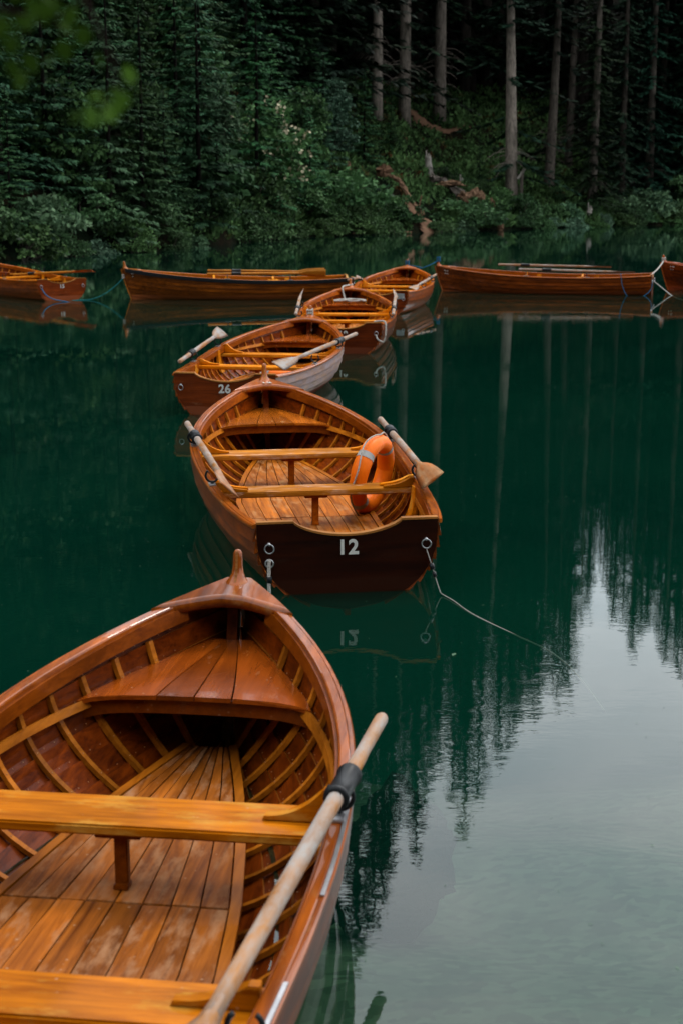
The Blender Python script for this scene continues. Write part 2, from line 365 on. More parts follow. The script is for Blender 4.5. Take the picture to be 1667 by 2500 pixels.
def transom():
    top = sheer(0) - .002; half = []
    for v in np.linspace(0.0, 1, 16):
        p = hull(0, v, -.004); half.append((p.y, p.z))
    B = half[-1][0]; half[-1] = (B, top)
    prof = []
    for y in (.85, .7, .62, .60, .585, .56, .52, .46, .38, .28, .18, .09, 0):
        d = .082 * max(0, 1 - (y / .60) ** 2) ** .72
        prof.append((B * y, top - d))
    right = half + prof
    poly = [Vector((-.006, y, z)) for y, z in right] + [Vector((-.006, -y, z)) for y, z in right[::-1][1:-1]]
    bm = bmesh.new(); prism_bm(bm, poly, (.034, 0, 0)); me = bm_mesh('transom', bm, M['transom'])
    line = [(B, top)] + prof; pts = [(y, z) for y, z in line] + [(-y, z) for y, z in line[::-1][1:]]
    rings = [[Vector((-.012, y, z + .001)), Vector((.032, y, z + .001)), Vector((.032, y, z + .013)), Vector((-.012, y, z + .013))] for y, z in pts]
    return me, mk('transom_trim', *loft(rings), M['trim'], False)
def breasthook():
    bm = bmesh.new(); n = 14; rows = []
    for j in range(n + 1):
        w = -1 + 2 * j / n; ue = .912 + .026 * (1 - w * w)
        row = []
        for i in range(7):
            u = ue + (.993 - ue) * i / 6
            y = w * (beam(u) - .004); x = LEN * u
            row.append(bm.verts.new((x, y, sheer(u) + .005 + .012 * (1 - w * w) * (1 - i / 6.5))))
        rows.append(row)
    low = [bm.verts.new(r[0].co + Vector((.006, 0, -.045))) for r in rows]
    low2 = [bm.verts.new(r[0].co + Vector((.03, 0, -.045))) for r in rows]
    for j in range(n):
        for i in range(6): bm.faces.new((rows[j][i], rows[j + 1][i], rows[j + 1][i + 1], rows[j][i + 1]))
        bm.faces.new((rows[j][0], low[j], low[j + 1], rows[j + 1][0])); bm.faces.new((low[j], low2[j], low2[j + 1], low[j + 1]))
    return bm_mesh('breasthook', bm, M['rail'], True)
def horn():
    rings = []; zt = sheer(.985)
    for h, lx, ly, dx in ((-.02, .07, .056, -.03), (.006, .054, .047, -.016), (.020, .040, .034, -.006), (.04, .030, .0255, .0), (.07, .025, .0215, .004), (.10, .023, .0205, .008), (.125, .020, .019, .010), (.136, .014, .013, .011), (.140, .006, .006, .011)):
        rings.append([Vector((4.535 + dx + lx * math.cos(a), ly * math.sin(a), zt + h)) for a in [2 * math.pi * j / 14 for j in range(14)]])
    return mk('stem_head', *loft(rings), M['rail'])
def horn_band():
    zt = sheer(.985); rings = []
    for h, lx, dx in ((.012, .05, -.011), (.028, .037, -.003), (.05, .0305, .001), (.085, .026, .006), (.115, .0235, .009), (.133, .0175, .011)):
        x = 4.535 + dx - lx; rings.append([Vector((x, -.005, zt + h)), Vector((x, .005, zt + h)), Vector((x + .004, .005, zt + h + .002)), Vector((x + .004, -.005, zt + h + .002))])
    return mk('stem_band', *loft(rings), M['trim'], False)
def stem():
    rings = []
    for v in np.linspace(-.05, 1.0, 14):
        u = 1.0; zk, zs = keelz(u), hz(u); z = zk + (zs - zk) * v; x = LEN - .21 * max(0, 1 - v) ** 1.2
        rings.append([Vector((x - .004, -.016, z)), Vector((x + .014, -.012, z)), Vector((x + .014, .012, z)), Vector((x - .004, .016, z))])
    return mk('stem', *loft(rings), M['rail'], False)
def inner_stem():
    rings = []
    for v in np.linspace(.0, .99, 14):
        zk, zs = keelz(.99), hz(.99); z = zk + (zs - zk) * v; x = LEN - .21 * max(0, 1 - v) ** 1.2
        rings.append([Vector((x - .16, -.022, z)), Vector((x - .01, -.010, z)), Vector((x - .01, .010, z)), Vector((x - .16, .022, z))])
    return mk('inner_stem', *loft(rings), M['hull_in'], False)
def keel():
    rings = []
    for u in np.linspace(0, .96, 16):
        z = keelz(u); x = LEN * u - .21 * sm(.72, 1, u)
        rings.append([Vector((x, -.02, z + .012)), Vector((x, -.016, z - .035)), Vector((x, .016, z - .035)), Vector((x, .02, z + .012))])
    return mk('keel', *loft(rings), M['hull'], False)
FZ = .085
def floor_half(x): return float(np.interp(x, [0, .4, 1.2, 2.1, 2.55, 3.05, 3.5, 3.95], [.33, .37, .43, .452, .405, .322, .225, .11]))
FE = .035                                     # width of the edging strip
def floor_planks():
    out = []; nP = 8
    for (x0, x1) in ((.06, 1.578), (1.586, 2.55), (2.558, 3.93)):
        xs = np.linspace(x0, x1, 8)
        for k in range(nP):
            bm = bmesh.new(); g = .0025; zz = FZ + random.uniform(-.0015, .0015)
            a = []; b = []
            for x in xs:
                h = floor_half(x) - FE - .004
                a.append(Vector((x, -h + 2 * h * k / nP + g, zz))); b.append(Vector((x, -h + 2 * h * (k + 1) / nP - g, zz)))
            prism_bm(bm, a + b[::-1], (0, 0, -.014), .0018); out.append(bm_mesh('floor_plank', bm, M['floor']))
    return out
def floor_edge(s):
    rings = []
    for x in np.linspace(.06, 3.95, 24):
        h = floor_half(x)
        rings.append([mir((x, h - FE, FZ - .014), s), mir((x, h - FE, FZ + .003), s), mir((x, h, FZ + .003), s), mir((x, h, FZ - .02), s)])
    return mk('floor_edge', *loft(rings), M['floor_edge'], False)
SX, SB, SZ = 3.66, .445, .371
def seat_planks():
    out = []; WB = (-1, -.32, 0, .32, 1); nP = 4; ax = 4.40
    def edge(x): return max(.012, iny(x, SZ, -.034))
    for k in range(nP):
        a, b = [], []
        for i in range(9):
            t = i / 8
            x = SX + (ax - SX) * t
            h = min(edge(x), SB + .01)
            fx = (.022 * (1 - t)) ; 
            w0, w1 = WB[k], WB[k + 1]
            def pt(w, g):
                xx = x + fx * (1 - w * w) ** .8; hh = min(edge(xx), SB + .01)
                return Vector((xx, w * hh + g, SZ + .018 * t + .004 * (1 - w * w) * (1 - t * .6) - .024 * (1 - t) * abs(w) ** 6))
            gg = .0032 * (1 - t) + .0006
            row = [pt(w0 + (w1 - w0) * j / 5, gg if j == 0 else (-gg if j == 5 else 0)) for j in range(6)]
            a.append(row)
        rings = [row + [q - Vector((0, 0, .018)) for q in row[::-1]] for row in a]
        out.append(mk('seat_plank', *loft(rings), M['seat'], False))
    rings = []
    for j in range(17):
        w = -1 + j / 8; xx = SX + .025 + .022 * (1 - w * w) ** .8; hh = min(SB, iny(xx, SZ, -.036))
        z = SZ + .004 * (1 - w * w) - .024 * abs(w) ** 6 - .019
        rings.append([Vector((xx, w * hh, z)), Vector((xx + .018, w * hh, z)), Vector((xx + .018, w * hh * .985, z - .06)), Vector((xx, w * hh * .985, z - .06))])
    return out, mk('seat_apron', *loft(rings), M['seat'], False)
TZ = .322
T1, T2 = (2.59, 2.835), (1.39, 1.605)
def thwart(t):
    x0, x1 = t; h0, h1 = iny(x0, TZ - .02, -.03), iny(x1, TZ - .02, -.03)
    bm = bmesh.new(); prism_bm(bm, [Vector((x0, -h0, TZ)), Vector((x1, -h1, TZ)), Vector((x1, h1, TZ)), Vector((x0, h0, TZ))], (0, 0, -.036), .007)
    return bm_mesh('thwart', bm, M['thwart'])
def knee(x, s, th=.042, arm=.215):
    u = x / LEN; zt = sheer(u) - .026; yo = [(hull(u, v_at(u, TZ + (zt - TZ) * f), -.0465).y, TZ + .001 + (zt - TZ - .001) * f) for f in (0, .5, 1)]
    yB = yo[0][0]; yt = beam(u) - .0625; zz = sheer(u) + .005
    prof = [(yB - arm, TZ + .001), (yB - arm + .006, TZ + .015)]
    for f in np.linspace(0.08, 1, 11):
        prof.append((yB - arm + (yt - .028 - yB + arm) * f ** .8, TZ + .017 + (zz - TZ - .017) * f ** 1.9))
    prof += [(yt, zz)]
    poly = prof + [(yt, zt), (min(yt, yo[1][0]), yo[1][1]), yo[0]]
    bm = bmesh.new(); prism_bm(bm, [mir((x - th / 2, y, z), s) for y, z in poly], (th, 0, 0), .004)
    return bm_mesh('thwart_knee', bm, M['thwart'])
def post(t):
    x = t[0] + .07; bm = bmesh.new()
    box_bm(bm, (x - .016, -.022, FZ - .001), (x + .016, .022, TZ - .054), .004)
    box_bm(bm, (x - .05, -.075, TZ - .053), (x + .05, .075, TZ - .0365), .004)
    box_bm(bm, (x - .03, -.024, FZ + .001), (x + .02, .024, FZ + .02), .003)
    return bm_mesh('thwart_post', bm, M['inwale'])
def riser(s, x0, x1, z):
    rings = []
    for x in np.linspace(x0, x1, 10):
        u = x / LEN; v, v2 = v_at(u, z), v_at(u, z - .035)
        rings.append([mir(p, s) for p in (hull(u, v, -.028), hull(u, v2, -.028), hull(u, v2, -.05), hull(u, v, -.05))])
    return mk('riser', *loft(rings), M['rib'], False)
def bracket(x, s):
    rings = []
    for f in np.linspace(0, 1, 9):
        u = x / LEN; z0 = .13; z = z0 + (sheer(u) - .03 - z0) * f; w = .075 - .03 * f; v = v_at(u, z)
        rings.append([mir((x - w, hull(u, v, -.029).y, z), s), mir((x + w, hull(u, v, -.029).y, z), s), mir((x + w, hull(u, v, -.056).y, z), s), mir((x - w, hull(u, v, -.056).y, z), s)])
    return mk('side_bracket', *loft(rings), M['thwart'], False)
def oarlock(x, s):
    u = x / LEN; y = s * (beam(u) - .031); z = sheer(u)
    parts = [torus((x, y, z + .058), (0, 1, 0), (0, 0, 1), .041, .0075, 20, 6, -math.pi * 1.28, math.pi * .28)]
    parts.append(tube([(x, y, z - .02), (x, y, z + .016)], .01, 8, 2))
    return mk('oarlock', *join(parts), M['black'])
def mount(x, s):
    u = x / LEN; bm = bmesh.new(); y = s * (beam(u) - .031); z = sheer(u)
    box_bm(bm, (x - .06, y - .022, z - .004), (x + .06, y + .022, z + .007), .003); return bm_mesh('oarlock_plate', bm, M['metal'])
def ringbolt(s):
    y, z = s * .445, .30
    parts = [tube([(.0, y, z), (-.03, y, z)], .009, 8, 1, False), torus((-.026, y, z - .026), (.25, 1, 0), (0, 0, 1), .026, .004, 20, 6)]
    return mk('ring_bolt', *join(parts), M['metal'])
def rivets():
    V, F = [], []
    for u in RIBU:
        for k in range(1, NST):
            for s in (1, -1):
                p = mir(hull(u, VB[k] + .02, -.0275), s); r = .0034; o = len(V)
                V += [p + Vector(d) * r for d in ((1, 0, 0), (0, 1, 0), (-1, 0, 0), (0, -1, 0), (0, 0, 1), (0, 0, -1))]
                F += [(o, o + 1, o + 4), (o + 1, o + 2, o + 4), (o + 2, o + 3, o + 4), (o + 3, o, o + 4), (o + 1, o, o + 5), (o + 2, o + 1, o + 5), (o + 3, o + 2, o + 5), (o, o + 3, o + 5)]
        for k in range(1, NST):
            for s in (1, -1):
                for dd in (.33, .66):
                    uu = u + dd * .0405
                    if uu > .93: continue
                    p = mir(hull(uu, VB[k] + .02, -.0105), s); r = .0029; o = len(V)
                    V += [p + Vector(d) * r for d in ((1, 0, 0), (0, 1, 0), (-1, 0, 0), (0, -1, 0), (0, 0, 1), (0, 0, -1))]
                    F += [(o, o + 1, o + 4), (o + 1, o + 2, o + 4), (o + 2, o + 3, o + 4), (o + 3, o, o + 4), (o + 1, o, o + 5), (o + 2, o + 1, o + 5), (o + 3, o + 2, o + 5), (o, o + 3, o + 5)]
    return mk('rivets', V, F, M['brass'])
RIBU = list(np.arange(.045, .925, .0405))
BASE = []                                      # (name, mesh, key of parent part or None, key)
for s in (1, -1):
    for k in range(NST): BASE.append(('hull_plank', strake(k, s), None, None))
    for u in RIBU: BASE.append(('rib', rib(u, s), None, None))
    BASE += [('gunwale', cap(s), None, None), ('rub_rail', rubrail(s), None, None), ('inwale', inwale(s), None, None),
             ('floor_edge', floor_edge(s), None, None), ('riser', riser(s, 2.86, 3.72, TZ + .005), None, None), ('riser', riser(s, .1, 1.37, TZ - .03), None, None)]
    for x in (2.44, 1.2): BASE.append(('side_bracket', bracket(x, s), None, None))
    for x in (2.55, 1.30):
        BASE.append(('oarlock_plate', mount(x, s), None, 'pl%g%d' % (x, s)))
        BASE.append(('oarlock', oarlock(x, s), 'pl%g%d' % (x, s), None))
    BASE.append(('ring_bolt', ringbolt(s), None, None))
tm, tt = transom()
BASE += [('transom', tm, None, 'transom'), ('transom_trim', tt, 'transom', None), ('breasthook', breasthook(), None, None), ('stem', stem(), None, 'stem'), ('inner_stem', inner_stem(), None, None),
         ('stem_head', horn(), None, 'head'), ('stem_band', horn_band(), 'head', None), ('keel', keel(), None, None)]
for me in floor_planks(): BASE.append(('floor_plank', me, None, None))
sp, sa = seat_planks()
BASE.append(('bow_seat', None, None, 'seat'))
for me in sp: BASE.append(('seat_plank', me, 'seat', None))
BASE.append(('seat_apron', sa, 'seat', None))
for i, t in enumerate((T1, T2)):
    BASE.append(('thwart', thwart(t), None, 'thwart%d' % i)); BASE.append(('thwart_post', post(t), 'thwart%d' % i, None))
    for s in (1, -1): BASE.append(('thwart_knee', knee((t[0] + t[1]) / 2, s), 'thwart%d' % i, None))
RIV = rivets()

def text_mesh(txt, size, bold):
    cu = bpy.data.curves.new('number', 'FONT'); cu.body = txt; cu.size = size; cu.align_x = 'CENTER'; cu.align_y = 'CENTER'; cu.extrude = .0008; cu.offset = bold; cu.space_character = 1.08
    o = bpy.data.objects.new('tmp', cu); COL.objects.link(o); dg = bpy.context.evaluated_depsgraph_get()
    me = bpy.data.meshes.new_from_object(o.evaluated_get(dg)); bpy.data.objects.remove(o); me.materials.clear(); me.materials.append(M['white']); return me
GROUP = 'wooden rowing boats moored on the lake'
BOATS = {}
T2SHIFT = {'fg': .085, '12': -.10}
def boat(key, x, y, yaw, label, trim=0, tint=(1, 1, 1), trans=(1, 1, 1), rivet=False, seat=None, thw=None):
    root = thing('rowing_boat', label, 'rowing boat', (x, y, 0), (0, R(trim), R(yaw)), GROUP)
    parts = {None: root}
    for name, me, par, k in BASE:
        o = ob(name, me, parts[par])
        o.color = (*tint, 1)
        if name == 'transom': o.color = (*trans, 1)
        if name == 'seat_plank' and seat: o.color = (*seat, 1)
        if name == 'thwart' and thw: o.color = (*thw, 1)
        if k: parts[k] = o
    if key in T2SHIFT: parts['thwart1'].location.x = T2SHIFT[key]
    if rivet: ob('rivets', RIV, root, kind='stuff')
    BOATS[key] = (root, parts, (x, y, yaw)); bpy.context.view_layer.update()
    return root, parts
def toworld(key, p):
    x, y, yaw = BOATS[key][2]; c, s = math.cos(R(yaw)), math.sin(R(yaw))
    return Vector((x + c * p[0] - s * p[1], y + s * p[0] + c * p[1], p[2]))
def number_stern(key, txt, y=0.0, z=.262, size=.118):
    root, parts, _ = BOATS[key]
    mw = Matrix.Translation((-.0085, y, z)) @ Matrix(((0, 0, -1, 0), (-1, 0, 0, 0), (0, 1, 0, 0), (0, 0, 0, 1)))
    ob('number_marking', text_mesh(txt, size, .0035), parts['transom'], mw=mw, label='white painted number ' + txt)
def number_bow(key, txt, s, x=4.36, size=.12):
    root, parts, _ = BOATS[key]
    u = x / LEN; v = .86
    p = mir(hull(u, v, .006), s); px = mir(hull(u - .02, v, .006), s) - p; pz = mir(hull(u, .92, .006), s) - mir(hull(u, .8, .006), s)
    ax = px.normalized() * (1 if s > 0 else -1); az = pz.normalized(); n = ax.cross(az).normalized(); az = n.cross(ax)
    mw = Matrix((( ax.x, az.x, n.x, p.x + n.x * .006), (ax.y, az.y, n.y, p.y + n.y * .006), (ax.z, az.z, n.z, p.z), (0, 0, 0, 1)))
    ob('number_marking', text_mesh(txt, size, .003), root, mw=mw, label='white painted number ' + txt)

boat('fg', -1.047, 1.889, 82.37, 'large varnished rowing boat closest to the viewer, cut off by the bottom edge', .2, (1.06, .98, .85), rivet=True)
boat('12', .035, 8.404, 98.68, 'rowing boat with white number 12 on its dark transom and an orange life ring inside', -.45, (1.5, 1.38, 1.0), (.17, .13, .11), rivet=True, seat=(2.2, 2.6, 2.0), thw=(1.12, 1.25, 4.5))
boat('26', -1.157, 15.182, 80.37, 'rowing boat with white number 26 on its brown transom and painted-in sky sheen on flank', 0, (1.6, 1.5, 1.1), (1.25, 1.1, .9), rivet=True)
boat('19', .022, 20.855, 88.45, 'rowing boat numbered 19 with a white rope coiled on its bow seat', 0, (1.7, 1.6, 1.2), (.8, .65, .55))
boat('plate', .65, 27.275, 81.2, 'rowing boat with a blank grey plate on its transom and blue rope at its bow', 0, (1.75, 1.7, 1.2), (1.2, 1.0, .9))
boat('9', .162, 31.649, 189.2, 'rowing boat seen side-on with black rubber sheer strip and number 9 on its bow', 0, (1.7, 1.95, 1.6))
boat('20', 6.486, 32.335, 166.0, 'rowing boat seen side-on with number 20 on its bow and two oars laid along it', .9, (1.3, 1.2, 1.0))
boat('15', -5.525, 30.621, 124.4, 'rowing boat with white number 15 on its stern and an orange-bladed oar sticking out', 0, (1.5, 1.5, 1.2), (1.9, 1.6, 1.2))
boat('17', 11.36, 32.50, 165.0, 'rowing boat with number 17 on its bow, cut off by the right edge', 0, (1.4, 1.0, .8))
number_stern('12', '12'); number_stern('26', '26'); number_stern('19', '19'); number_stern('15', '15', 0, .27, .1)
number_bow('9', '9', 1, 4.40); number_bow('20', '20', 1, 4.34); number_bow('17', '17', 1, 4.36)
for o_ in BOATS['26'][0].children:             # starboard strakes of boat 26, sky sheen put into their colour
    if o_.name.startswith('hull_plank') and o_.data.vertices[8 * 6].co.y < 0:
        o_.material_slots[0].link = 'OBJECT'; o_.material_slots[0].material = M['hull_sheen']; o_.color = (.66, .62, .72, 1); o_['label'] = 'pale hull plank with painted-in sky sheen'
rt = BOATS['9'][0]
ob('fender_strip', rubrail(1, M['black'], .075, .0, .985, .006), rt, label='black rubber strip under the gunwale')
for s in (1, -1):
    ob('thwart_knee', knee(T2[0] + .03, s, .03, .2), BOATS['12'][1]['thwart1'])
bm = bmesh.new(); box_bm(bm, (-.011, -.46, .27), (-.007, -.32, .37), .002); ob('number_plate', bm_mesh('number_plate', bm, M['plate']), BOATS['plate'][1]['transom'], label='blank grey plate')
# pale metal strips let into the gunwale edge of the nearest boat
for a, b in ((2.05, 2.72), (1.0, 1.6)):
    rings = []
    for x in np.linspace(a, b, 10):
        u = x / LEN; y, z = beam(u) - .017, sheer(u)
        rings.append([Vector((x, -y - .012, z - .001)), Vector((x, -y, z - .001)), Vector((x, -y, z + .0035)), Vector((x, -y - .012, z + .0035))])
    ob('rail_strip', mk('rail_strip', *loft(rings), M['metal'], False), BOATS['fg'][0])
# black patch of deck writing on boat 12's bow
mw = Matrix.Translation((4.36, .0, sheer(.95) + .0235)) @ Matrix(((0, 1, 0, 0), (-1, 0, 0, 0), (0, 0, 1, 0), (0, 0, 0, 1)))
ob('number_marking', text_mesh('12', .085, .003), BOATS['12'][0], mw=mw, label='white painted number 12 on the bow deck')

# ------------------------------------------------------------------ oars
def lathe(prof, n=12, e=1):
    return loft([[Vector((x, r * math.cos(a), r * math.sin(a))) for a in [2 * math.pi * j / n for j in range(n)]] for x, r in prof])
OL = 2.4
shaft_me = {}
def oar_meshes(mat):
    sh = mk('shaft', *lathe([(0, .013), (.006, .02), (.02, .023), (.3, .022), (.36, .024), (.45, .0245), (1.2, .025), (1.7, .0225), (1.86, .021)]), mat)
    rings = []
    for x, w, t in ((1.80, .021, .020), (1.88, .026, .018), (1.95, .048, .014), (2.05, .066, .011), (2.2, .078, .008), (2.36, .086, .006), (2.4, .085, .006)):
        sp = .018 * max(0, (2.3 - x) / .5)
        rings.append([Vector((x, -w, 0)), Vector((x, -w * .5, t * .8)), Vector((x, 0, t + sp * .3)), Vector((x, w * .5, t * .8)), Vector((x, w, 0)), Vector((x, w * .5, -t * .8)), Vector((x, 0, -t - sp * .3)), Vector((x, -w * .5, -t * .8))])
    bl = mk('blade', *loft(rings), mat)
    co = mk('collar', *lathe([(.49, .024), (.491, .038), (.502, .040), (.512, .035), (.60, .0345), (.655, .035), (.665, .040), (.677, .038), (.678, .024)], 16), M['black'])
    return sh, bl, co
OAR = {'w': oar_meshes(M['oar']), 'n': oar_meshes(M['oar_new'])}
def oar(key, h, tip, roll, label, kind='w', blade_tint=None, tint=(1, 1, 1)):
    """h, tip: handle end and direction of the blade end, in the boat's own frame"""
    A, B = toworld(key, h), toworld(key, tip); d = (B - A).normalized(); s = d.cross(Vector((0, 0, 1))).normalized(); n = s.cross(d)
    s2 = s * math.cos(R(roll)) + n * math.sin(R(roll)); n2 = d.cross(s2)
    o = thing('oar', label, 'oar', group='oars laid along the rowing boats')
    o.matrix_world = Matrix(((d.x, s2.x, n2.x, A.x), (d.y, s2.y, n2.y, A.y), (d.z, s2.z, n2.z, A.z), (0, 0, 0, 1)))
    sh, bl, co = OAR[kind]
    a = ob('shaft', sh, o); a.color = (*tint, 1); b = ob('blade', bl, o); b.color = (*(blade_tint or tint), 1); ob('collar', co, o)
G = .036
oar('fg', (3.13, -.775, .515), (.75, -.545, .455), 20, 'large weathered oar with black collar on the right gunwale of the closest boat')
oar('12', (3.10, -.735, .51), (.72, -.635, .49), -38, 'oar on the right gunwale of boat 12 beside the life ring', blade_tint=(1.1, .75, .42))
oar('12', (3.14, .725, .505), (.76, .60, .462), 42, 'weathered oar on the left gunwale of boat 12', blade_tint=(1.1, .8, .6))
oar('26', (.50, .60, .47), (2.88, .735, .56), -40, 'pale oar on the left gunwale of boat 26 with its blade towards the bow', tint=(1, 1.05, 1.1))
oar('26', (3.25, -.80, .52), (.95, -.36, .40), 30, 'pale oar of boat 26 on the right with its blade resting inside the boat', tint=(1, 1.05, 1.1))
oar('19', (.75, .68, .47), (3.12, .73, .60), 60, 'pale oar on the left gunwale of boat 19', tint=(1, 1.05, 1.1))
oar('19', (.75, -.68, .47), (3.12, -.73, .60), -60, 'pale oar on the right gunwale of boat 19', tint=(1, 1.05, 1.1))
oar('plate', (.55, .62, .56), (2.9, .74, .47), -30, 'pale oar on the left gunwale of the boat with the grey plate')
oar('plate', (3.0, -.73, .53), (.62, -.53, .41), 20, 'pale oar on the right side of the boat with the grey plate')
oar('9', (2.92, .30, .50), (.53, .23, .49), 70, 'varnished oar of the side-on boat 9 lying nearer the viewer', 'n')
oar('9', (2.88, -.1, .545), (.95, -.20, .50), 75, 'varnished oar of the side-on boat 9 lying on the far side', 'n')
oar('20', (3.28, -.22, .56), (.9, -.32, .53), 15, 'pale oar of the side-on boat 20 lying on the far side')
oar('20', (2.75, .40, .50), (.36, .30, .46), 15, 'pale oar of the side-on boat 20 lying nearer the viewer')
oar('15', (2.2, .10, .40), (-.1, -.64, .56), 20, 'varnished oar of boat 15 with bright orange blade pointing off the stern', 'n', blade_tint=(1.1, .55, .25))

# ------------------------------------------------------------------ life rings
def life_ring(label, loc, e1, e2, rope=True):
    e1 = Vector(e1).normalized(); n = e1.cross(Vector(e2)).normalized(); e2 = n.cross(e1)
    o = thing('life_ring', label, 'life ring', group='orange life rings in the rowing boats')
    o.matrix_world = Matrix(((e1.x, e2.x, n.x, loc[0]), (e1.y, e2.y, n.y, loc[1]), (e1.z, e2.z, n.z, loc[2]), (0, 0, 0, 1)))
    Rr, r = .218, .056
    rings = []; nn = 56
    for i in range(nn + 1):
        a = 2 * math.pi * i / nn; q = r * (1 - .07 * math.cos(4 * a) ** 8)
        d = Vector((math.cos(a), math.sin(a), 0))
        rings.append([d * (Rr + q * 1.0 * math.cos(b)) + Vector((0, 0, q * 1.08 * math.sin(b))) for b in [2 * math.pi * j / 14 for j in range(14)]])
    ob('ring_body', mk('ring_body', *loft(rings, caps=False), M['orange']), o)
    for k in range(4):
        a0 = math.pi / 4 + k * math.pi / 2 - .085 + .05
        V, F = [], []; rg = []
        for i in range(5):
            a = a0 + .17 * i / 4; d = Vector((math.cos(a), math.sin(a), 0)); q = r * (1 - .07 * math.cos(4 * a) ** 8) + .0022
            rg.append([d * (Rr + q * math.cos(b)) + Vector((0, 0, q * 1.08 * math.sin(b))) for b in [2 * math.pi * j / 14 for j in range(14)]])
        ob('reflective_band', mk('reflective_band', *loft(rg, caps=False), M['band']), o)
    pts = []
    for i in range(49):
        a = 2 * math.pi * i / 48; sag = abs(math.sin(2 * a)) ** .7
        pts.append((math.cos(a) * (Rr + r + .004 + .02 * sag), math.sin(a) * (Rr + r + .004 + .02 * sag), .012 * math.sin(5 * a)))
    ob('grab_rope', mk('grab_rope', *tube(pts, .0055, 6, 2), M['rope']), o)
    return o
x, y, yaw = BOATS['12'][2]
def dirw(key, d):
    yw = R(BOATS[key][2][2]); c, s = math.cos(yw), math.sin(yw); return Vector((c * d[0] - s * d[1], s * d[0] + c * d[1], d[2]))
life_ring('orange life ring leaning against the inside of boat 12', toworld('12', (1.70, -.43, .352)), dirw('12', (.834, -.552, .0)), dirw('12', (.0, -.2, .97)))
life_ring('orange life ring lying on the floor of boat 26', toworld('26', (2.25, -.16, .155)), dirw('26', (1, 0, 0)), dirw('26', (0, 1, .05)))
life_ring('orange life ring under the aft seat of the closest boat', toworld('fg', (1.18, .10, .155)), dirw('fg', (1, 0, 0)), dirw('fg', (0, 1, 0)))

# ------------------------------------------------------------------ ropes
def rope(label, pts, mat='rope', r=.008, cat='rope', extra=()):
    o = thing('mooring_rope', label, cat, group='mooring ropes'); 
    ob('line', mk('line', *tube(pts, r, 7, 6), M[mat]), o)
    for nm, me in extra: ob(nm, me, o)
    return o
rb = toworld('12', (-.026, .445, .245)); fb = toworld('fg', (4.50, -.02, .60))
shk = mk('shackle', *torus(rb - Vector((0, 0, .055)), (1, 0, 0), (0, 0, 1), .022, .005, 16, 6), M['metal'])
shk2 = mk('rope_whipping', *tube([rb - Vector((0, 0, .165)), rb - Vector((0, 0, .13))], .015, 8, 1, False), M['black'])
rope('white twisted rope hanging from the left ring on the stern of boat 12', [rb - Vector((0, 0, .03)), rb - Vector((.004, 0, .16)), rb - Vector((.0, .0, .30)), rb - Vector((0, .06, .42)), fb + Vector((.12, .5, -.48)), fb + Vector((.03, .08, -.3)), fb + Vector((.0, .04, -.02))], 'rope', .0105, extra=[('shackle', shk), ('rope_whipping', shk2)])
rb = toworld('12', (-.026, -.445, .245))
w0 = Vector((.56, 8.33, .0)); w1 = Vector((1.04, 7.30, -.01))
shk = mk('shackle', *tube([rb + (w0 - rb) * .32, rb + (w0 - rb) * .44], .014, 8, 1, False), M['black'])
shk2 = mk('shackle', *tube([rb + (w0 - rb) * .5, rb + (w0 - rb) * .6], .011, 8, 1, False), M['black'])
rope('thin grey rope running from the right ring of boat 12 across the water', [rb, rb + (w0 - rb) * .5, rb + (w0 - rb) * .9, w0 + Vector((.01, -.01, .008)), w0 + (w1 - w0) * .12 + Vector((0, 0, .007)), w0 + (w1 - w0) * .35 + Vector((-.02, -.03, .005)), w0 + (w1 - w0) * .7 + Vector((-.012, -.02, .004)), w1, w1 + Vector((.10, -.21, -.05)), w1 + Vector((.2, -.42, -.16))], 'rope_grey', .0034, extra=[('shackle', shk), ('shackle', shk2)])
hd = lambda k, h=.06: toworld(k, (4.535, 0, sheer(.985) + h))
def wraps(k, mat, h=.02, n=4):
    return mk('knot', *join([torus(hd(k, h + i * .017), (1, 0, .1), (0, 1, .12 * (-1) ** i), .036, .010, 14, 6) for i in range(n)]), M[mat])
p0 = toworld('26', (4.5, .03, .68)); p1 = toworld('19', (-.03, .42, .29))
rope('white rope knotted round the bow post of boat 26', [p0, p0 + Vector((.02, .25, -.02)), p0 + Vector((.0, .5, -.1)), p1], 'rope', .012, extra=[('knot', wraps('26', 'rope', .015, 5))])
p = toworld('19', (4.50, .10, .62))
rope('white rope hanging from the bow of boat 19 onto its seat', [hd('19', .02), toworld('19', (4.36, .09, .63)), toworld('19', (4.2, .12, .60)), toworld('19', (4.12, .08, .44)), toworld('19', (3.98, .06, .42)), toworld('19', (3.86, -.06, .42)), toworld('19', (3.98, -.24, .425)), toworld('19', (4.08, -.20, .43)), toworld('19', (3.96, -.02, .44)), toworld('19', (3.84, .16, .425)), toworld('19', (3.92, .24, .425)), toworld('19', (4.06, .12, .435)), toworld('19', (3.95, -.1, .445)), toworld('19', (3.84, -.26, .42))], 'rope', .014, extra=[('knot', wraps('19', 'rope', .0, 3))])
rope('white rope loop hanging at the stern corner of boat 19', [toworld('19', (.05, -.42, .43)), toworld('19', (-.02, -.56, .435)), toworld('19', (-.06, -.575, .30)), toworld('19', (-.06, -.55, .17)), toworld('19', (-.06, -.47, .20)), toworld('19', (-.03, -.445, .26))], 'rope', .012)
rope('blue rope knotted on the bow post of the boat with the grey plate', [hd('plate', .03), hd('plate', .0) + Vector((.05, .1, -.1)), hd('plate', -.3) + Vector((.1, .2, -.1))], 'rope_blue', .012, extra=[('knot', wraps('plate', 'rope_blue', .02, 6))])
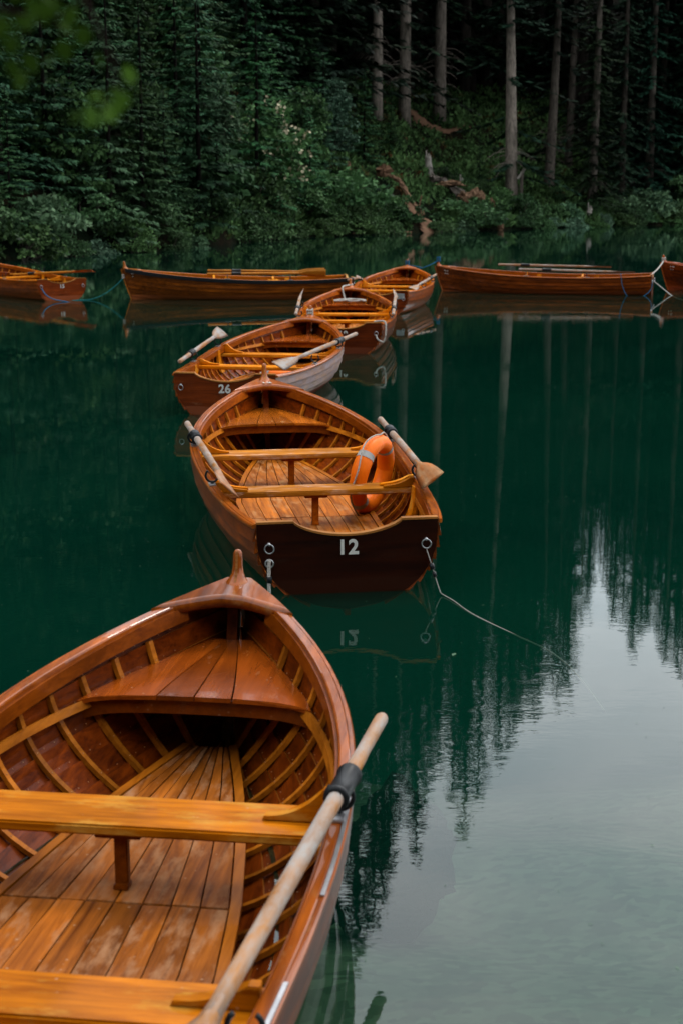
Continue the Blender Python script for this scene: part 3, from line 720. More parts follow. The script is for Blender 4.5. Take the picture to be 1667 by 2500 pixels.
rope('blue rope tied from the bow of boat 20 towards the next boat', [hd('20', .04), hd('20', .02) + Vector((-.2, -.15, -.08)), hd('20', .0) + Vector((-.55, -.4, -.17)), hd('plate', .0) + Vector((.3, .1, -.04)), hd('plate', .02)], 'rope_blue', .010, extra=[('knot', wraps('20', 'rope_blue', .02, 6))])
b9 = toworld('9', (4.56, 0, .42))
rope('teal rope sagging from the bow of boat 9 into the water', [b9, b9 + Vector((-.12, -.1, -.12)), b9 + Vector((-.35, -.2, -.3)), b9 + Vector((-.62, -.3, -.405)), b9 + Vector((-1.0, -.4, -.43)), b9 + Vector((-1.3, -.4, -.6))], 'rope_teal', .009, extra=[('knot', mk('knot', *join([torus(b9 + Vector((.0, 0, .03 * i)), (1, 0, .2), (0, 1, 0), .03, .012, 12, 6) for i in range(3)]), M['rope']))])
r15 = toworld('15', (-.03, .445, .25))
rope('dark blue rope hanging from the stern of boat 15 into the water', [r15, r15 + Vector((.1, -.1, -.12)), r15 + Vector((.25, -.15, -.2)), r15 + Vector((.5, -.2, -.245)), r15 + Vector((.8, -.2, -.3))], 'rope_blue', .011)
s20 = toworld('20', (.02, .1, .41)); b17 = hd('17', .01)
rope('white rope tied between boat 17 and the stern of boat 20', [b17, b17 + (s20 - b17) * .5 + Vector((0, 0, -.03)), s20], 'rope', .015, extra=[('knot', wraps('17', 'rope', .01, 5))])
rope('white rope drooping from the stern of boat 20 to the water', [toworld('20', (-.02, .3, .3)), toworld('20', (-.25, .32, .12)), toworld('20', (-.45, .36, -.02)), toworld('20', (-.7, .4, -.1))], 'rope', .012)
rope('blue rope hanging over the near side of boat 20', [toworld('20', (.62, .60, .44)), toworld('20', (.61, .69, .42)), toworld('20', (.57, .68, .2)), toworld('20', (.45, .66, -.02)), toworld('20', (.2, .62, -.03)), toworld('20', (.02, .5, .1)), toworld('20', (-.02, .3, .3))], 'rope_blue', .009)

# ------------------------------------------------------------------ water sheet (with the boats' waterline outlines cut out) and bed
def outline(key):
    pts = []
    for u in np.linspace(0.01, .975, 16): pts.append(hull(u, v_at(u, 0), -.006))
    pts = [Vector((p.x, p.y)) for p in pts]; pts = pts + [Vector((p.x, -p.y)) for p in pts[::-1]]
    return [toworld(key, (p.x, p.y, 0)).to_2d() for p in pts]
V2 = [Vector(p) for p in ((-140, -80), (150, -80), (150, 130), (-140, 130))]; E2 = [(0, 1), (1, 2), (2, 3), (3, 0)]; polys = []
for k in BOATS:
    pl = outline(k); o = len(V2); V2 += pl; E2 += [(o + i, o + (i + 1) % len(pl)) for i in range(len(pl))]; polys.append(pl)
rv, re, rf, *_ = delaunay_2d_cdt(V2, E2, [], 0, 1e-5)
def inside(p, pl):
    c = False; n = len(pl)
    for i in range(n):
        a, b = pl[i], pl[i - 1]
        if (a.y > p.y) != (b.y > p.y) and p.x < (b.x - a.x) * (p.y - a.y) / (b.y - a.y) + a.x: c = not c
    return c
keep = []
for f in rf:
    c = sum((rv[i] for i in f), Vector((0, 0))) / len(f)
    if not any(inside(c, pl) for pl in polys): keep.append(tuple(f))
struct('water', mk('water', [(v.x, v.y, 0) for v in rv], keep, M['water'], False))
def grid(xs, ys, zf):
    X, Y = np.meshgrid(xs, ys); Z = zf(X, Y); V = np.stack([X, Y, Z], -1).reshape(-1, 3); nx = len(xs)
    F = [(j * nx + i, j * nx + i + 1, (j + 1) * nx + i + 1, (j + 1) * nx + i) for j in range(len(ys) - 1) for i in range(nx - 1)]
    return V, F
def bedz(X, Y):
    d = np.clip((Y - 1.5 + .6 * (X < 0) * -X), 0, 40)
    return -.62 - .20 * np.minimum(np.maximum(d - 2.2, 0), 6) - .36 * np.clip(d - 8.2, 0, 8) + .12 * np.sin(X * 1.7 + Y) * np.cos(Y * 1.3)
struct('lake_bed', mk('lake_bed', *grid(np.r_[np.linspace(-140, -8, 40), np.linspace(-7.6, 8, 60), np.linspace(9, 150, 40)], np.r_[np.linspace(-80, -2, 10), np.linspace(-1, 16, 40), np.linspace(18, 135, 20)], bedz), M['bed']))

exec_veg = True
# ------------------------------------------------------------------ far bank
def ground_mat():
    m, t, b, l = newmat('forest_floor'); ge = N(t, 'ShaderNodeNewGeometry')
    n = N(t, 'ShaderNodeTexNoise', i_Scale=.45, i_Detail=8, i_Roughness=.7); l(ge.outputs['Position'], n.inputs['Vector'])
    r = ramp(t, (.004, .009, .004), (.018, .011, .006), .42, .68); l(n.outputs[0], r.inputs[0])
    n2 = N(t, 'ShaderNodeTexNoise', i_Scale=5, i_Detail=4); l(ge.outputs['Position'], n2.inputs['Vector'])
    mu = mixc(t, 'MULTIPLY', .8); l(r.outputs[0], mu.inputs[6]); l(n2.outputs[0], mu.inputs[7]); 
    sp = N(t, 'ShaderNodeSeparateXYZ'); l(ge.outputs['Position'], sp.inputs[0])
    dp = N(t, 'ShaderNodeMapRange'); dp.inputs['From Min'].default_value = -1.3; dp.inputs['From Max'].default_value = -.1; l(sp.outputs[2], dp.inputs[0])
    md = mixc(t); l(dp.outputs[0], md.inputs[0]); md.inputs[6].default_value = (.001, .024, .016, 1); l(mu.outputs[2], md.inputs[7]); l(md.outputs[2], b.inputs['Base Color'])
    b.inputs['Roughness'].default_value = .95; b.inputs['Specular IOR Level'].default_value = .02
    bu = N(t, 'ShaderNodeBump', i_Strength=.8, i_Distance=.2); l(n2.outputs[0], bu.inputs['Height']); l(bu.outputs[0], b.inputs['Normal'])
    return m
M['ground'] = ground_mat()
M['soil'] = plain('bare_soil', (.11, .062, .038), .95, var=.45, scale=1.2, bump=.6)
M['bark'] = None
def bark_mat(name, c0, c1, moss=0):
    m, t, b, l = newmat(name); tc = N(t, 'ShaderNodeTexCoord'); oi = N(t, 'ShaderNodeObjectInfo')
    mp = N(t, 'ShaderNodeMapping'); mp.inputs['Scale'].default_value = (7, 7, 1.6); l(tc.outputs['Object'], mp.inputs[0])
    n = N(t, 'ShaderNodeTexNoise', i_Scale=1.5, i_Detail=7, i_Roughness=.7); l(mp.outputs[0], n.inputs['Vector'])
    r = ramp(t, c0, c1, .32, .66); l(n.outputs[0], r.inputs[0])
    mu = mixc(t, 'MULTIPLY', 1); l(r.outputs[0], mu.inputs[6]); l(oi.outputs['Color'], mu.inputs[7]); l(mu.outputs[2], b.inputs['Base Color'])
    b.inputs['Roughness'].default_value = .9; b.inputs['Specular IOR Level'].default_value = .03
    bu = N(t, 'ShaderNodeBump', i_Strength=.7, i_Distance=.03); l(n.outputs[0], bu.inputs['Height']); l(bu.outputs[0], b.inputs['Normal'])
    return m
M['bark'] = bark_mat('spruce_bark', (.03, .026, .022), (.115, .098, .082))
M['deadwood'] = bark_mat('dead_wood', (.035, .02, .013), (.19, .115, .07))
M['greywood'] = bark_mat('grey_dead_wood', (.1, .09, .08), (.28, .26, .23))
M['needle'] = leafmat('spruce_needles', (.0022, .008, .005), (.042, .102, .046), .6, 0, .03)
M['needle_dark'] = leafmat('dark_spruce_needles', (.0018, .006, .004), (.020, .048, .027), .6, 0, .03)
M['leaf'] = leafmat('shrub_leaves', (.003, .012, .006), (.078, .160, .058), .5, .15, .06, .5)
M['leaf_pale'] = leafmat('pale_shrub_leaves', (.014, .04, .024), (.11, .20, .11), .5, .15, .06, .5)
M['herb'] = leafmat('bank_herbs', (.006, .018, .007), (.095, .185, .062), .65, .1, .03, .6)
t = M['herb'].node_tree; mu_ = [n for n in t.nodes if n.type == 'MIX'][0]; ge_ = [n for n in t.nodes if n.type == 'NEW_GEOMETRY'][0]
nr = N(t, 'ShaderNodeTexNoise', i_Scale=.9, i_Detail=3); t.links.new(ge_.outputs['Position'], nr.inputs['Vector'])
rr_ = ramp(t, (0, 0, 0), (1, 1, 1), .62, .70); t.links.new(nr.outputs[0], rr_.inputs[0])
mr = mixc(t); t.links.new(rr_.outputs[0], mr.inputs[0]); t.links.new([n for n in t.nodes if n.type == 'VALTORGB'][0].outputs[0], mr.inputs[6]); mr.inputs[7].default_value = (.065, .03, .011, 1); t.links.new(mr.outputs[2], mu_.inputs[6])
M['flower'] = plain('cream_blossom', (.36, .32, .21), .7, var=.1)
xs = np.r_[np.linspace(-120, -32, 30), np.linspace(-30, 40, 150), np.linspace(42, 130, 30)]
tt_ = np.r_[np.linspace(-13, -.5, 14), np.linspace(-.3, 22, 70), np.linspace(23, 90, 40)]
Vt = []; nx = len(xs)
for t in tt_:
    yy = shore(xs) + t; zz = ground(xs, yy); Vt += list(zip(xs, yy, zz))
Ft = [(j * nx + i, j * nx + i + 1, (j + 1) * nx + i + 1, (j + 1) * nx + i) for j in range(len(tt_) - 1) for i in range(nx - 1)]
struct('far_bank', mk('far_bank', Vt, Ft, M['ground']))
def G_(x, y): return float(ground(x, y))
# unseen wooded ridge added round the lake to block low sky light
M['sky_block_hill'] = leafmat('blocker_hill_green', (.004, .010, .006), (.012, .022, .014), .9, 0, .0, .05)
Vh, Fh = [], []
angs = np.linspace(R(100), R(385), 80)
for j, (rad, hh) in enumerate(((150, -6), (165, 14), (200, 70), (260, 160), (330, 290))):
    for i, a in enumerate(angs):
        Vh.append((rad * math.cos(a), 40 + rad * math.sin(a), (hh * (.75 + .25 * math.sin(a * 3) + .15 * math.sin(a * 9 + j)) * (1 - .8 * sm(R(305), R(350), a))) if hh > 0 else hh))
for j in range(4):
    for i in range(79): Fh.append((j * 80 + i, j * 80 + i + 1, (j + 1) * 80 + i + 1, (j + 1) * 80 + i))
struct('sky_block_hills', mk('sky_block_hills', Vh, Fh, M['sky_block_hill']))
# footpath and bare soil on the slope
def patch(name, pts, w, mat, dz=.012):
    P = catmull(pts, 8); rings = []; rows = 5
    V = []; 
    for i, p in enumerate(P):
        t = (P[min(i + 1, len(P) - 1)] - P[max(i - 1, 0)]); t.z = 0; t.normalize(); n = Vector((-t.y, t.x, 0)); ww = (w(i / (len(P) - 1)) if callable(w) else w) * (.85 + .15 * math.sin(i * 2.3))
        for k in range(rows):
            q = p + n * ww * (k / (rows - 1) * 2 - 1); V.append((q.x, q.y, G_(q.x, q.y) + dz + .03 * math.sin(k / (rows - 1) * math.pi)))
    F = [(i * rows + k, (i + 1) * rows + k, (i + 1) * rows + k + 1, i * rows + k + 1) for i in range(len(P) - 1) for k in range(rows - 1)]
    return mk(name, V, F, mat)
def poly(p3): return [(x, y, 0) for x, y in p3]
struct('footpath', patch('footpath', poly([(2.0, 90.8), (3.0, 91.0), (4.2, 91.9), (5.4, 92.0), (6.6, 92.6), (7.4, 93.2)]), lambda t: .25 + .6 * abs(math.sin(t * 5.5)) * (1 - .5 * t), M['soil'], .05))
struct('soil_slip', patch('soil_slip', poly([(3.1, 76.2), (3.7, 74.8), (4.2, 73.4), (4.35, 72.6)]), lambda t: .2 + .6 * t, M['soil'], .18))

def limb(P, r0, r1, n=7, k=4): return tube(P, lambda t: r0 + (r1 - r0) * t, n, k)
def spruce(h, r0, z0, gap=.4, step=.11, mat='needle', bare_twigs=0, seed=0, droop=.35, spray=.3, thin=0, low=0):
    g = np.random.default_rng(seed); Q = []
    z = z0
    while z < h - .15:
        t = (z - z0) / (h - z0); Rr = r0 * ((1 - t) ** .8) + .10; nb = int(5 + 3 * (1 - t)); a0 = g.uniform(0, 6.28)
        for b in range(nb):
            if g.uniform() < (.84 if z < low else thin): continue
            a = a0 + 6.283 * b / nb + g.uniform(-.3, .3); Lb = Rr * g.uniform(.6, 1.12); zz = z + g.uniform(-.75, .75) * gap
            out = np.array([math.cos(a), math.sin(a), 0]); side = np.array([-out[1], out[0], 0]); ns = max(2, int(Lb / step))
            dr = droop * g.uniform(.5, 1.4) * (1 - t * .75); up = g.uniform(.1, .5) * dr
            f = (np.arange(ns) + g.uniform(.1, .9, ns)) / ns; f = f[f > .08]
            p = out[None] * (Lb * f)[:, None] + np.array([0, 0, 1])[None] * (zz - dr * Lb * f + up * Lb * f ** 2.5)[:, None]
            for sg in (-1, 1, 0):
                m = len(f); ang = (g.uniform(.35, 1.1, m) if sg else g.uniform(-.2, .2, m)) * (sg or 1)
                d = out[None] * np.cos(ang)[:, None] + side[None] * np.sin(ang)[:, None]; d[:, 2] = g.uniform(-.5, .15, m) - (0 if sg else .35); d /= np.linalg.norm(d, axis=1)[:, None]
                ln = (spray * g.uniform(.55, 1.3, m) * (.6 + .4 * (1 - t)) * (1.15 - .5 * f))[:, None]; wd = ln * g.uniform(.13, .22, m)[:, None]
                sd = np.cross(d, [0, 0, 1.]); sd /= (np.linalg.norm(sd, axis=1)[:, None] + 1e-6); sd[:, 2] += g.uniform(-.6, .6, m)
                dn = np.array([0, 0, -1.])[None] * ln
                Q.append(np.stack([p, p + d * ln * .45 + sd * wd, p + d * ln + dn * .12, p + d * ln * .5 - sd * wd], 1))
        z += gap * g.uniform(.75, 1.25) * (1.15 - .4 * t)
    crown = quads('crown', np.concatenate(Q), M[mat])
    tr = [limb([(0, 0, -.6), (.001 * h, 0, h * .3), (0, .03, h * .65), (0, 0, h * .985)], max(.05, .0128 * h), .012, 8)]
    for k in range(bare_twigs):
        z = g.uniform(1.5, z0 + 1); a = g.uniform(0, 6.28); l = g.uniform(.4, 1.5); r = .0128 * h * (1 - z / h)
        tr.append(limb([(math.cos(a) * r * .6, math.sin(a) * r * .6, z), (math.cos(a) * l * .6, math.sin(a) * l * .6, z - .05), (math.cos(a) * l, math.sin(a) * l, z - .35 * l)], .022, .006, 4, 2))
    return crown, mk('trunk', *join(tr), M['bark'])
SPR = {
    'young': [spruce(6, 1.5, .15, .30, .085, 'needle', 0, 11, .12, .25), spruce(8, 1.75, .2, .33, .09, 'needle', 0, 12, .22, .27), spruce(7, 1.35, .2, .30, .085, 'needle', 0, 13, .28, .25)],
    'mid': [spruce(13, 2.3, .5, .40, .11, 'needle', 2, 21, .26, .34), spruce(15, 2.6, .6, .42, .115, 'needle', 2, 22, .36, .36)],
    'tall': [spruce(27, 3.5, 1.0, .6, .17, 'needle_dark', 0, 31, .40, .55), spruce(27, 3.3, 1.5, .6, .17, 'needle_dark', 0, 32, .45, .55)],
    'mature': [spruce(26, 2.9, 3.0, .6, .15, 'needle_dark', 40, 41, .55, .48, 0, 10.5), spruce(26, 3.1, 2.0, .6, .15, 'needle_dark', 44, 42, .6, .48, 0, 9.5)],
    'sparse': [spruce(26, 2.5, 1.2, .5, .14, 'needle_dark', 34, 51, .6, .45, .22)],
}
HT = {'young': (6, 8, 7), 'mid': (13, 15), 'tall': (27, 27), 'mature': (26, 26), 'sparse': (26,)}
# height limit of the treeline, seen as the slope (tan) from the water's mirror image of the viewer
EPX = np.array([-2, -.22, -.06, .005, .034, .045, .062, .069, .090, .107, .124, .139, .152, .163, .173, .187, .195, .206, .219, .235, .5, 2])
ETN = np.array([.50, .58, .60, .56, .49, .475, .405, .405, .455, .40,   .37, .36, .35, .305, .262, .30, .32, .30, .32, .34, .40, .4])
def zmax(x, y): return float(np.interp(x / y, EPX, ETN)) * y - 2.27
def tree(kind, i, x, y, h, label, group, tint=1.0, zrot=None, bark=None):
    i = i % len(SPR[kind]); crown, trunk = SPR[kind][i]; s = h / HT[kind][i]
    o = thing('spruce_tree', label, 'tree', (x, y, G_(x, y) - .05), (0, 0, random.uniform(0, 6.28) if zrot is None else zrot), group)
    sw = s * random.uniform(.92, 1.1) * (1.22 if kind == 'mature' and group else 1); o.scale = (sw, sw, s)
    c = ob('crown', crown, o); v = tint * random.uniform(.5, 1.45); c.color = (v * random.uniform(.7, 1.3), v, v * random.uniform(.75, 1.2), 1)
    t = ob('trunk', trunk, o)
    if kind == 'mature' and group: o.rotation_euler[0] = random.uniform(-.025, .025)
    b = bark if bark else random.uniform(.55, .9); t.color = (b, b, b, 1)  # low bark tints put forest shade into the trunk colour
    return o
placed = []
def free(x, y, d):
    if any((x - a) ** 2 + (y - b) ** 2 < d * d for a, b in placed): return False
    placed.append((x, y)); return True
# trunks that stand out singly in the photograph
for (x, y, h, kind, lab, bk, ln) in (
    (1.95, 88.0, 28, 'mature', 'pale straight spruce trunk, leftmost of the bare trunks above the path', 1.35, 0),
    (3.55, 90.0, 29, 'mature', 'thick pale spruce trunk standing just behind the brown path', 1.25, 0),
    (5.75, 93.5, 28, 'mature', 'slim spruce trunk right of the thick pale trunk by the path', .95, 0),
    (9.05, 83.6, 24, 'mature', 'thickest pale spruce trunk with green side branches above the dark post', 1.45, -1.7),
    (11.6, 88.0, 22, 'mature', 'straight grey spruce trunk right of the thickest trunk', .95, 1.5),
    (13.3, 92.5, 21, 'mature', 'thin dark spruce trunk set back behind the straight grey trunk', .8, 1),
    (13.35, 83.8, 21, 'sparse', 'spruce with dangling branches whose trunk reaches the shore shrubs', 1.1, .6),
    (20.0, 91, 26, 'sparse', 'dark ragged spruce with grey dead twigs at the right edge', .8, 0),
    (15.6, 87.5, 20, 'sparse', 'dark ragged spruce just right of the shore trunk', .5, 0),
    (18.7, 92.5, 24, 'sparse', 'dark ragged spruce with its crown down to the pale shrubs', .5, 0),
    (21.2, 92.5, 25, 'sparse', 'dark spruce filling the right edge of the view', .5, 0),
    (17.6, 90, 24, 'sparse', 'dark ragged spruce between the shore trunk and the right edge', .7, 0)):
    o = tree(kind, len(placed), x, y, min(h, zmax(x, y) - G_(x, y)), lab, None, .9, .3 * len(placed) if ln == 0 else 0, bk * (1.5 if x < 10 else 1.0)); o.rotation_euler[1] = R(ln); placed.append((x, y))
    if 'thick' in lab: o.scale = (o.scale[0] * 1.15, o.scale[1] * 1.15, o.scale[2])
tree('young', 0, 1.15, 80.5, 5.0, 'young spruce standing alone left of the pale trunks', None, 1.1, None, .1); tree('young', 1, 2.6, 84.0, 3.6, 'small spruce in front of the thick pale trunk', None, 1.0, None, .1)
tree('young', 2, 7.4, 84.5, 2.6, 'knee-high spruce on the open slope right of the stumps', None, 1.1, None, .1)
placed += [(-3.3, 66.3), (-3.3, 67.6), (-2.4, 67.0), (-4.2, 66.6), (-1.9, 66.4)]
n = 0
gy = 'young spruces along the left shore'
for i in range(400):
    x = random.uniform(-19, -.6); y = float(shore(x)) + random.uniform(1.2, 7)
    if free(x, y, 1.75):
        h = random.uniform(3.8, 9.5); n += 1
        tree('young', random.randrange(3), x, y, h, 'young green spruce in the dense stand along the left shore', gy, 1.25, None, .1)
    if n > 30: break
n = 0
for i in range(400):
    x = random.uniform(-26, -1.8); y = float(shore(x)) + random.uniform(6, 15)
    if free(x, y, 2.5):
        h = min(random.uniform(11, 17), zmax(x, y) - G_(x, y)); n += 1
        tree('mid', random.randrange(2), x, y, h, 'taller bushy spruce behind the young spruces on the left', 'bushy spruces on the left slope', 1.0, None, .07)
    if n > 24: break
n = 0
for i in range(500):
    x = random.uniform(-42, -2.6); y = float(shore(x)) + random.uniform(13, 34)
    if free(x, y, 3.0):
        h = min(random.uniform(24, 31), zmax(x, y) - G_(x, y)); n += 1
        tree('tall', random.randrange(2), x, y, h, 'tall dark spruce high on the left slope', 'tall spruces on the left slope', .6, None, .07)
    if n > 44: break
for (x, y, nm) in ((19.3, 93.6, 'dense dark spruce in front of the right edge trunks'), (22.2, 96, 'dense dark spruce at the very right edge'), (16.9, 92.0, 'dense dark spruce right of the shore trunk, clothed to the ground')):
    tree('tall', 0, x, y, zmax(x, y) - G_(x, y), nm, None, .55, None, .08); placed.append((x, y))
n = 0
for i in range(700):
    x = random.uniform(-2, 36); y = float(shore(x)) + random.uniform(22 if x < 14 else (15 if x < 20 else 6), 48)
    if free(x, y, 2.5):
        zt = zmax(x, y) - G_(x, y); h = min(random.uniform(23, 32), zt * random.uniform(.93, 1)); n += 1
        if h < 8: continue
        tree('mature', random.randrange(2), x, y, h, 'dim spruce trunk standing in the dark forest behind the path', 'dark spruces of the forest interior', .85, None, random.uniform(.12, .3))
    if n > 88: break
# treeline peaks that show in the water's reflection
for (a, y) in ((-.03, 66), (-.018, 70), (-.008, 66), (.012, 71), (.020, 70), (.028, 74), (.040, 76), (.046, 80), (.052, 78), (.060, 80), (.070, 80), (.080, 78), (.098, 82), (.115, 84), (.131, 88), (.090, 73), (.034, 70), (.005, 68), (.107, 78), (.124, 84), (.139, 86), (.152, 88), (.195, 95), (.187, 93), (.219, 97), (.206, 99), (.235, 98)):
    x = a * y
    while y - shore(x) < (23 if x > 0 else 15): y += .5; x = a * y
    tree('tall' if a < -.005 else 'mature', 1, x, y, zmax(x, y) - G_(x, y), 'tall spruce rising above its neighbours on the right slope', 'tallest spruces of the right slope', .9, None, .2)

# ------------------------------------------------------------------ shrubs
def bush(r, h, n, mat, seed, leaf=.15, flat=1.0, flowers=0, droop=0, nc=34, cr=1.0):
    g = np.random.default_rng(seed); Q = []; FQ = []
    cl = []
    for i in range(nc):
        a = g.uniform(0, 6.28); rr = r * g.uniform(.1, .95) ** .6; z = h * g.uniform(.12, .95) * math.sqrt(max(.05, 1 - (rr / r) ** 2.2)); cl.append((math.cos(a) * rr, math.sin(a) * rr, z, g.uniform(.22, .5) * cr))
    for i in range(n):
        c = cl[g.integers(nc)]; d = g.normal(size=3); d /= np.linalg.norm(d); d[2] = abs(d[2]) * .8 - .15 
        p = np.array(c[:3]) + d * c[3] * g.uniform(.5, 1.1)
        if p[2] < .03: p[2] = g.uniform(.03, .3)
        e = g.normal(size=3) * .8 + d * .5 + np.array([0, 0, -.35 - droop]); e /= np.linalg.norm(e); s = np.cross(e, g.normal(size=3)); s /= np.linalg.norm(s); ln = leaf * g.uniform(.6, 1.35); w = ln * g.uniform(.28, .42)
        Q.append([p, p + e * ln * .5 + s * w, p + e * ln, p + e * ln * .5 - s * w])
    for i in range(flowers):
        c = cl[g.integers(nc)]; d = g.normal(size=3); d[2] = abs(d[2]); d[1] -= .6; d /= np.linalg.norm(d); p = np.array(c[:3]) + d * c[3] * 1.12
        for k in range(4):
            e = g.normal(size=3); e /= np.linalg.norm(e); s = np.cross(e, g.normal(size=3)); s /= np.linalg.norm(s); q = p + g.normal(size=3) * .05; Q2 = .055
            FQ.append([q + (e) * Q2, q + s * Q2, q - e * Q2, q - s * Q2])
    fol = quads('foliage', np.array(Q), M[mat]); fl = quads('blossom', np.array(FQ), M['flower']) if flowers else None
    st = mk('stem', *join([limb([(0, 0, -.3), (c[0] * .4, c[1] * .4, c[2] * .45), (c[0], c[1], c[2])], .035, .008, 5, 2) for c in cl[:12]]), M['bark'])
    return fol, st, fl
BUSH = [bush(1.25, 1.7, 2400, 'leaf', 61), bush(1.5, 1.5, 2600, 'leaf', 62, .17), bush(1.1, 1.2, 2000, 'leaf_pale', 63, .2), bush(1.7, 2.6, 3400, 'leaf', 64, .17, 1, 80), bush(1.3, 2.2, 2200, 'leaf', 65, .34, 1, 0, 1.2), bush(1.5, 4.6, 5200, 'leaf', 66, .19, 1, 0, .2, 60, 1.25), bush(1.2, 4.2, 4200, 'leaf_pale', 67, .17, 1, 0, .3, 52, 1.2)]
def shrub(i, x, y, s, label, group=None, tint=1.0, sz=None):
    fol, st, fl = BUSH[i]
    o = thing('shrub', label, 'shrub', (x, y, G_(x, y) - .08), (0, 0, random.uniform(0, 6.28)), group); o.scale = (s, s, s * (sz or random.uniform(.85, 1.15)))
    f = ob('foliage', fol, o); v = tint * random.uniform(.85, 1.15); f.color = (v * random.uniform(.9, 1.1), v, v * random.uniform(.85, 1.1), 1); ob('stem', st, o)
    if fl: ob('blossom', fl, o)
    return o
shrub(3, -3.25, 67.6, 1.4, 'large rounded shrub covered in cream blossom clusters on the left bank', None, 1.3, 1.0).rotation_euler[2] = .0
shrub(4, -5.1, 60.2, 1.15, 'drooping feathery shrub left of the blossoming shrub', None, .9)
shrub(2, 17.2, 87.2, 1.25, 'pale leafy shrub at the waterline beside the white stump on the right', None, 1.15)
shrub(2, 16.1, 86.6, .9, 'low pale shrub overhanging the water left of its larger pale neighbour', None, 1.15)
shrub(1, 4.75, 73.6, .62, 'small shrub hiding the foot of the soil slip', None, .9)
shrub(0, 2.95, 73.0, .75, 'shrub left of the soil slip below the fallen log', None, .95)
shrub(0, 19.3, 89.6, 1.3, 'round green shrub at the waterline by the right edge', None, .95)
shrub(1, 6.1, 76.6, 1.15, 'round bluish-green shrub in front of the uprooted stump', None, 1.1)
shrub(1, -.3, 71.2, 1.5, 'broad leafy shrub left of the fallen log', None, 1.1)
for i, (x, y, h_) in enumerate(((-9.2, 52.5, 2.6), (-7.6, 57.0, 3.0), (-5.2, 62.5, 2.5), (-2.0, 73.0, 2.6), (-11.6, 53.0, 3.2), (-6.6, 66.0, 3.4), (-.4, 77.0, 2.3), (-8.8, 63.0, 3.6))):
    shrub((5, 5, 6, 5, 5, 5, 6, 5)[i], x, y, .62 + .13 * h_, ('leafy', 'slender', 'pale', 'bushy', 'tall', 'broad', 'small', 'upper')[i] + ' broadleaf sapling among the left spruces ' + ('near the left edge', 'above the bow of boat 9', 'left of the blossoming shrub', 'right of the blossoming shrub', 'above boat 15', 'behind the blossoming shrub', 'left of the pale trunks', 'high above boat 9')[i], 'leafy saplings among the left spruces', (.95, .8, .6, .9, .7, 1.0, .55, .8)[i], 1.0)
n = 0; gl = 'leafy shrubs along the waterline'
for x in np.arange(-22, 27, .95):
    for k in range(2):
        xx = x + random.uniform(-.45, .45); yy = float(shore(xx)) + random.uniform(-.45, .35) + k * random.uniform(1.0, 2.2)
        if 2.2 < xx < 4.9: continue
        if k == 0 and 7.6 < xx < 8.6: continue
        sc = random.uniform(.55, 1.0) * (1.15 if xx < 2 else .85) * (.8 if k == 0 else 1)
        shrub(random.choice((0, 0, 1, 1, 2)), xx, yy, sc, 'leafy green shrub in the row along the far waterline', gl, random.uniform(.75, 1.1))
for i in range(26):
    xx = random.uniform(4.5, 20); yy = float(shore(xx)) + random.uniform(2.5, 9)
    shrub(random.choice((0, 1)), xx, yy, random.uniform(.35, .7), 'small low shrub on the slope among the spruce trunks', 'low shrubs on the right slope', random.uniform(.55, .85))
# herbs and grass on the slope
g = np.random.default_rng(5); nq = 70000
X = g.uniform(-6, 24, nq); Tt = g.uniform(0, 1, nq) ** 1.3 * 26; Y = shore(X) + .1 + Tt
ok = ~((X > 3.2) & (X < 4.9) & (Tt < 3.6)); ok &= ~((X > 1.4) & (X < 4.6) & (np.abs(X - np.interp(-Y, [-78, -76.4, -74.9, -73.2], [2.2, 2.85, 3.5, 4.2])) < .7) & (Y < 78.6)); ok &= ~((X > 1.5) & (X < 7) & (abs(Y - 91.8) < .45)); X, Y = X[ok], Y[ok]; nq = len(X)
Z = ground(X, Y); P = np.stack([X, Y, Z], -1)
clump = .5 + .5 * np.sin(X * 2.3 + 1.7 * np.sin(Y * 1.9)) * np.cos(Y * 1.7 + X)
d = g.normal(size=(nq, 3)); d[:, 2] = np.abs(d[:, 2]) + .5; d /= np.linalg.norm(d, axis=1)[:, None]
s = np.cross(d, g.normal(size=(nq, 3))); s /= np.linalg.norm(s, axis=1)[:, None]
ln = (g.uniform(.12, .32, nq) * (.6 + .9 * clump))[:, None]
P[:, 2] += g.uniform(0, .3, nq) * clump
Q = np.stack([P, P + d * ln * .5 + s * ln * .24, P + d * ln, P + d * ln * .5 - s * ln * .24], 1)
ob('undergrowth', quads('undergrowth', Q, M['herb']), kind='stuff')

# ------------------------------------------------------------------ dead wood on the bank
def gp(x, y, h=0): return (x, y, G_(x, y) + h)
def wobbly(P, r0, r1, n=9, k=6, amp=.12, seed=1):
    V, F = tube(P, lambda t: r0 + (r1 - r0) * t, n, k); g = np.random.default_rng(seed)
    return [Vector(v) + Vector(g.normal(size=3)) * amp * min(r0, r1) for v in V], F
from mathutils import noise as mnoise
def gnarl(c, rad, amp, seed, sub=3):
    bm = bmesh.new(); bmesh.ops.create_icosphere(bm, subdivisions=sub, radius=1)
    for v in bm.verts:
        n = v.co.normalized(); q = n * 1.7 + Vector((seed * 3.1, seed, 0)); k = 1 + amp * (mnoise.noise(q) + .6 * mnoise.noise(q * 2.3) + .45 * mnoise.noise(q * 5.1))
        v.co = Vector((n.x * rad[0] * k, n.y * rad[1] * k, n.z * rad[2] * k)) + Vector(c)
    return bm
o = thing('fallen_log', 'pale fallen log sliding down the bare soil into the water', 'log')
ob('log_body', mk('log_body', *wobbly([gp(2.3, 77.7, 1.0), gp(2.85, 76.4, .86), gp(3.4, 75.1, .66), gp(3.85, 74.1, .42)], .07, .105, 9, 8, .45), M['deadwood'], False), o)
ob('branch_stub', mk('branch_stub', *wobbly([gp(3.65, 74.5, .5), gp(3.8, 74.5, 1.2)], .05, .03, 6), M['deadwood'], False), o)
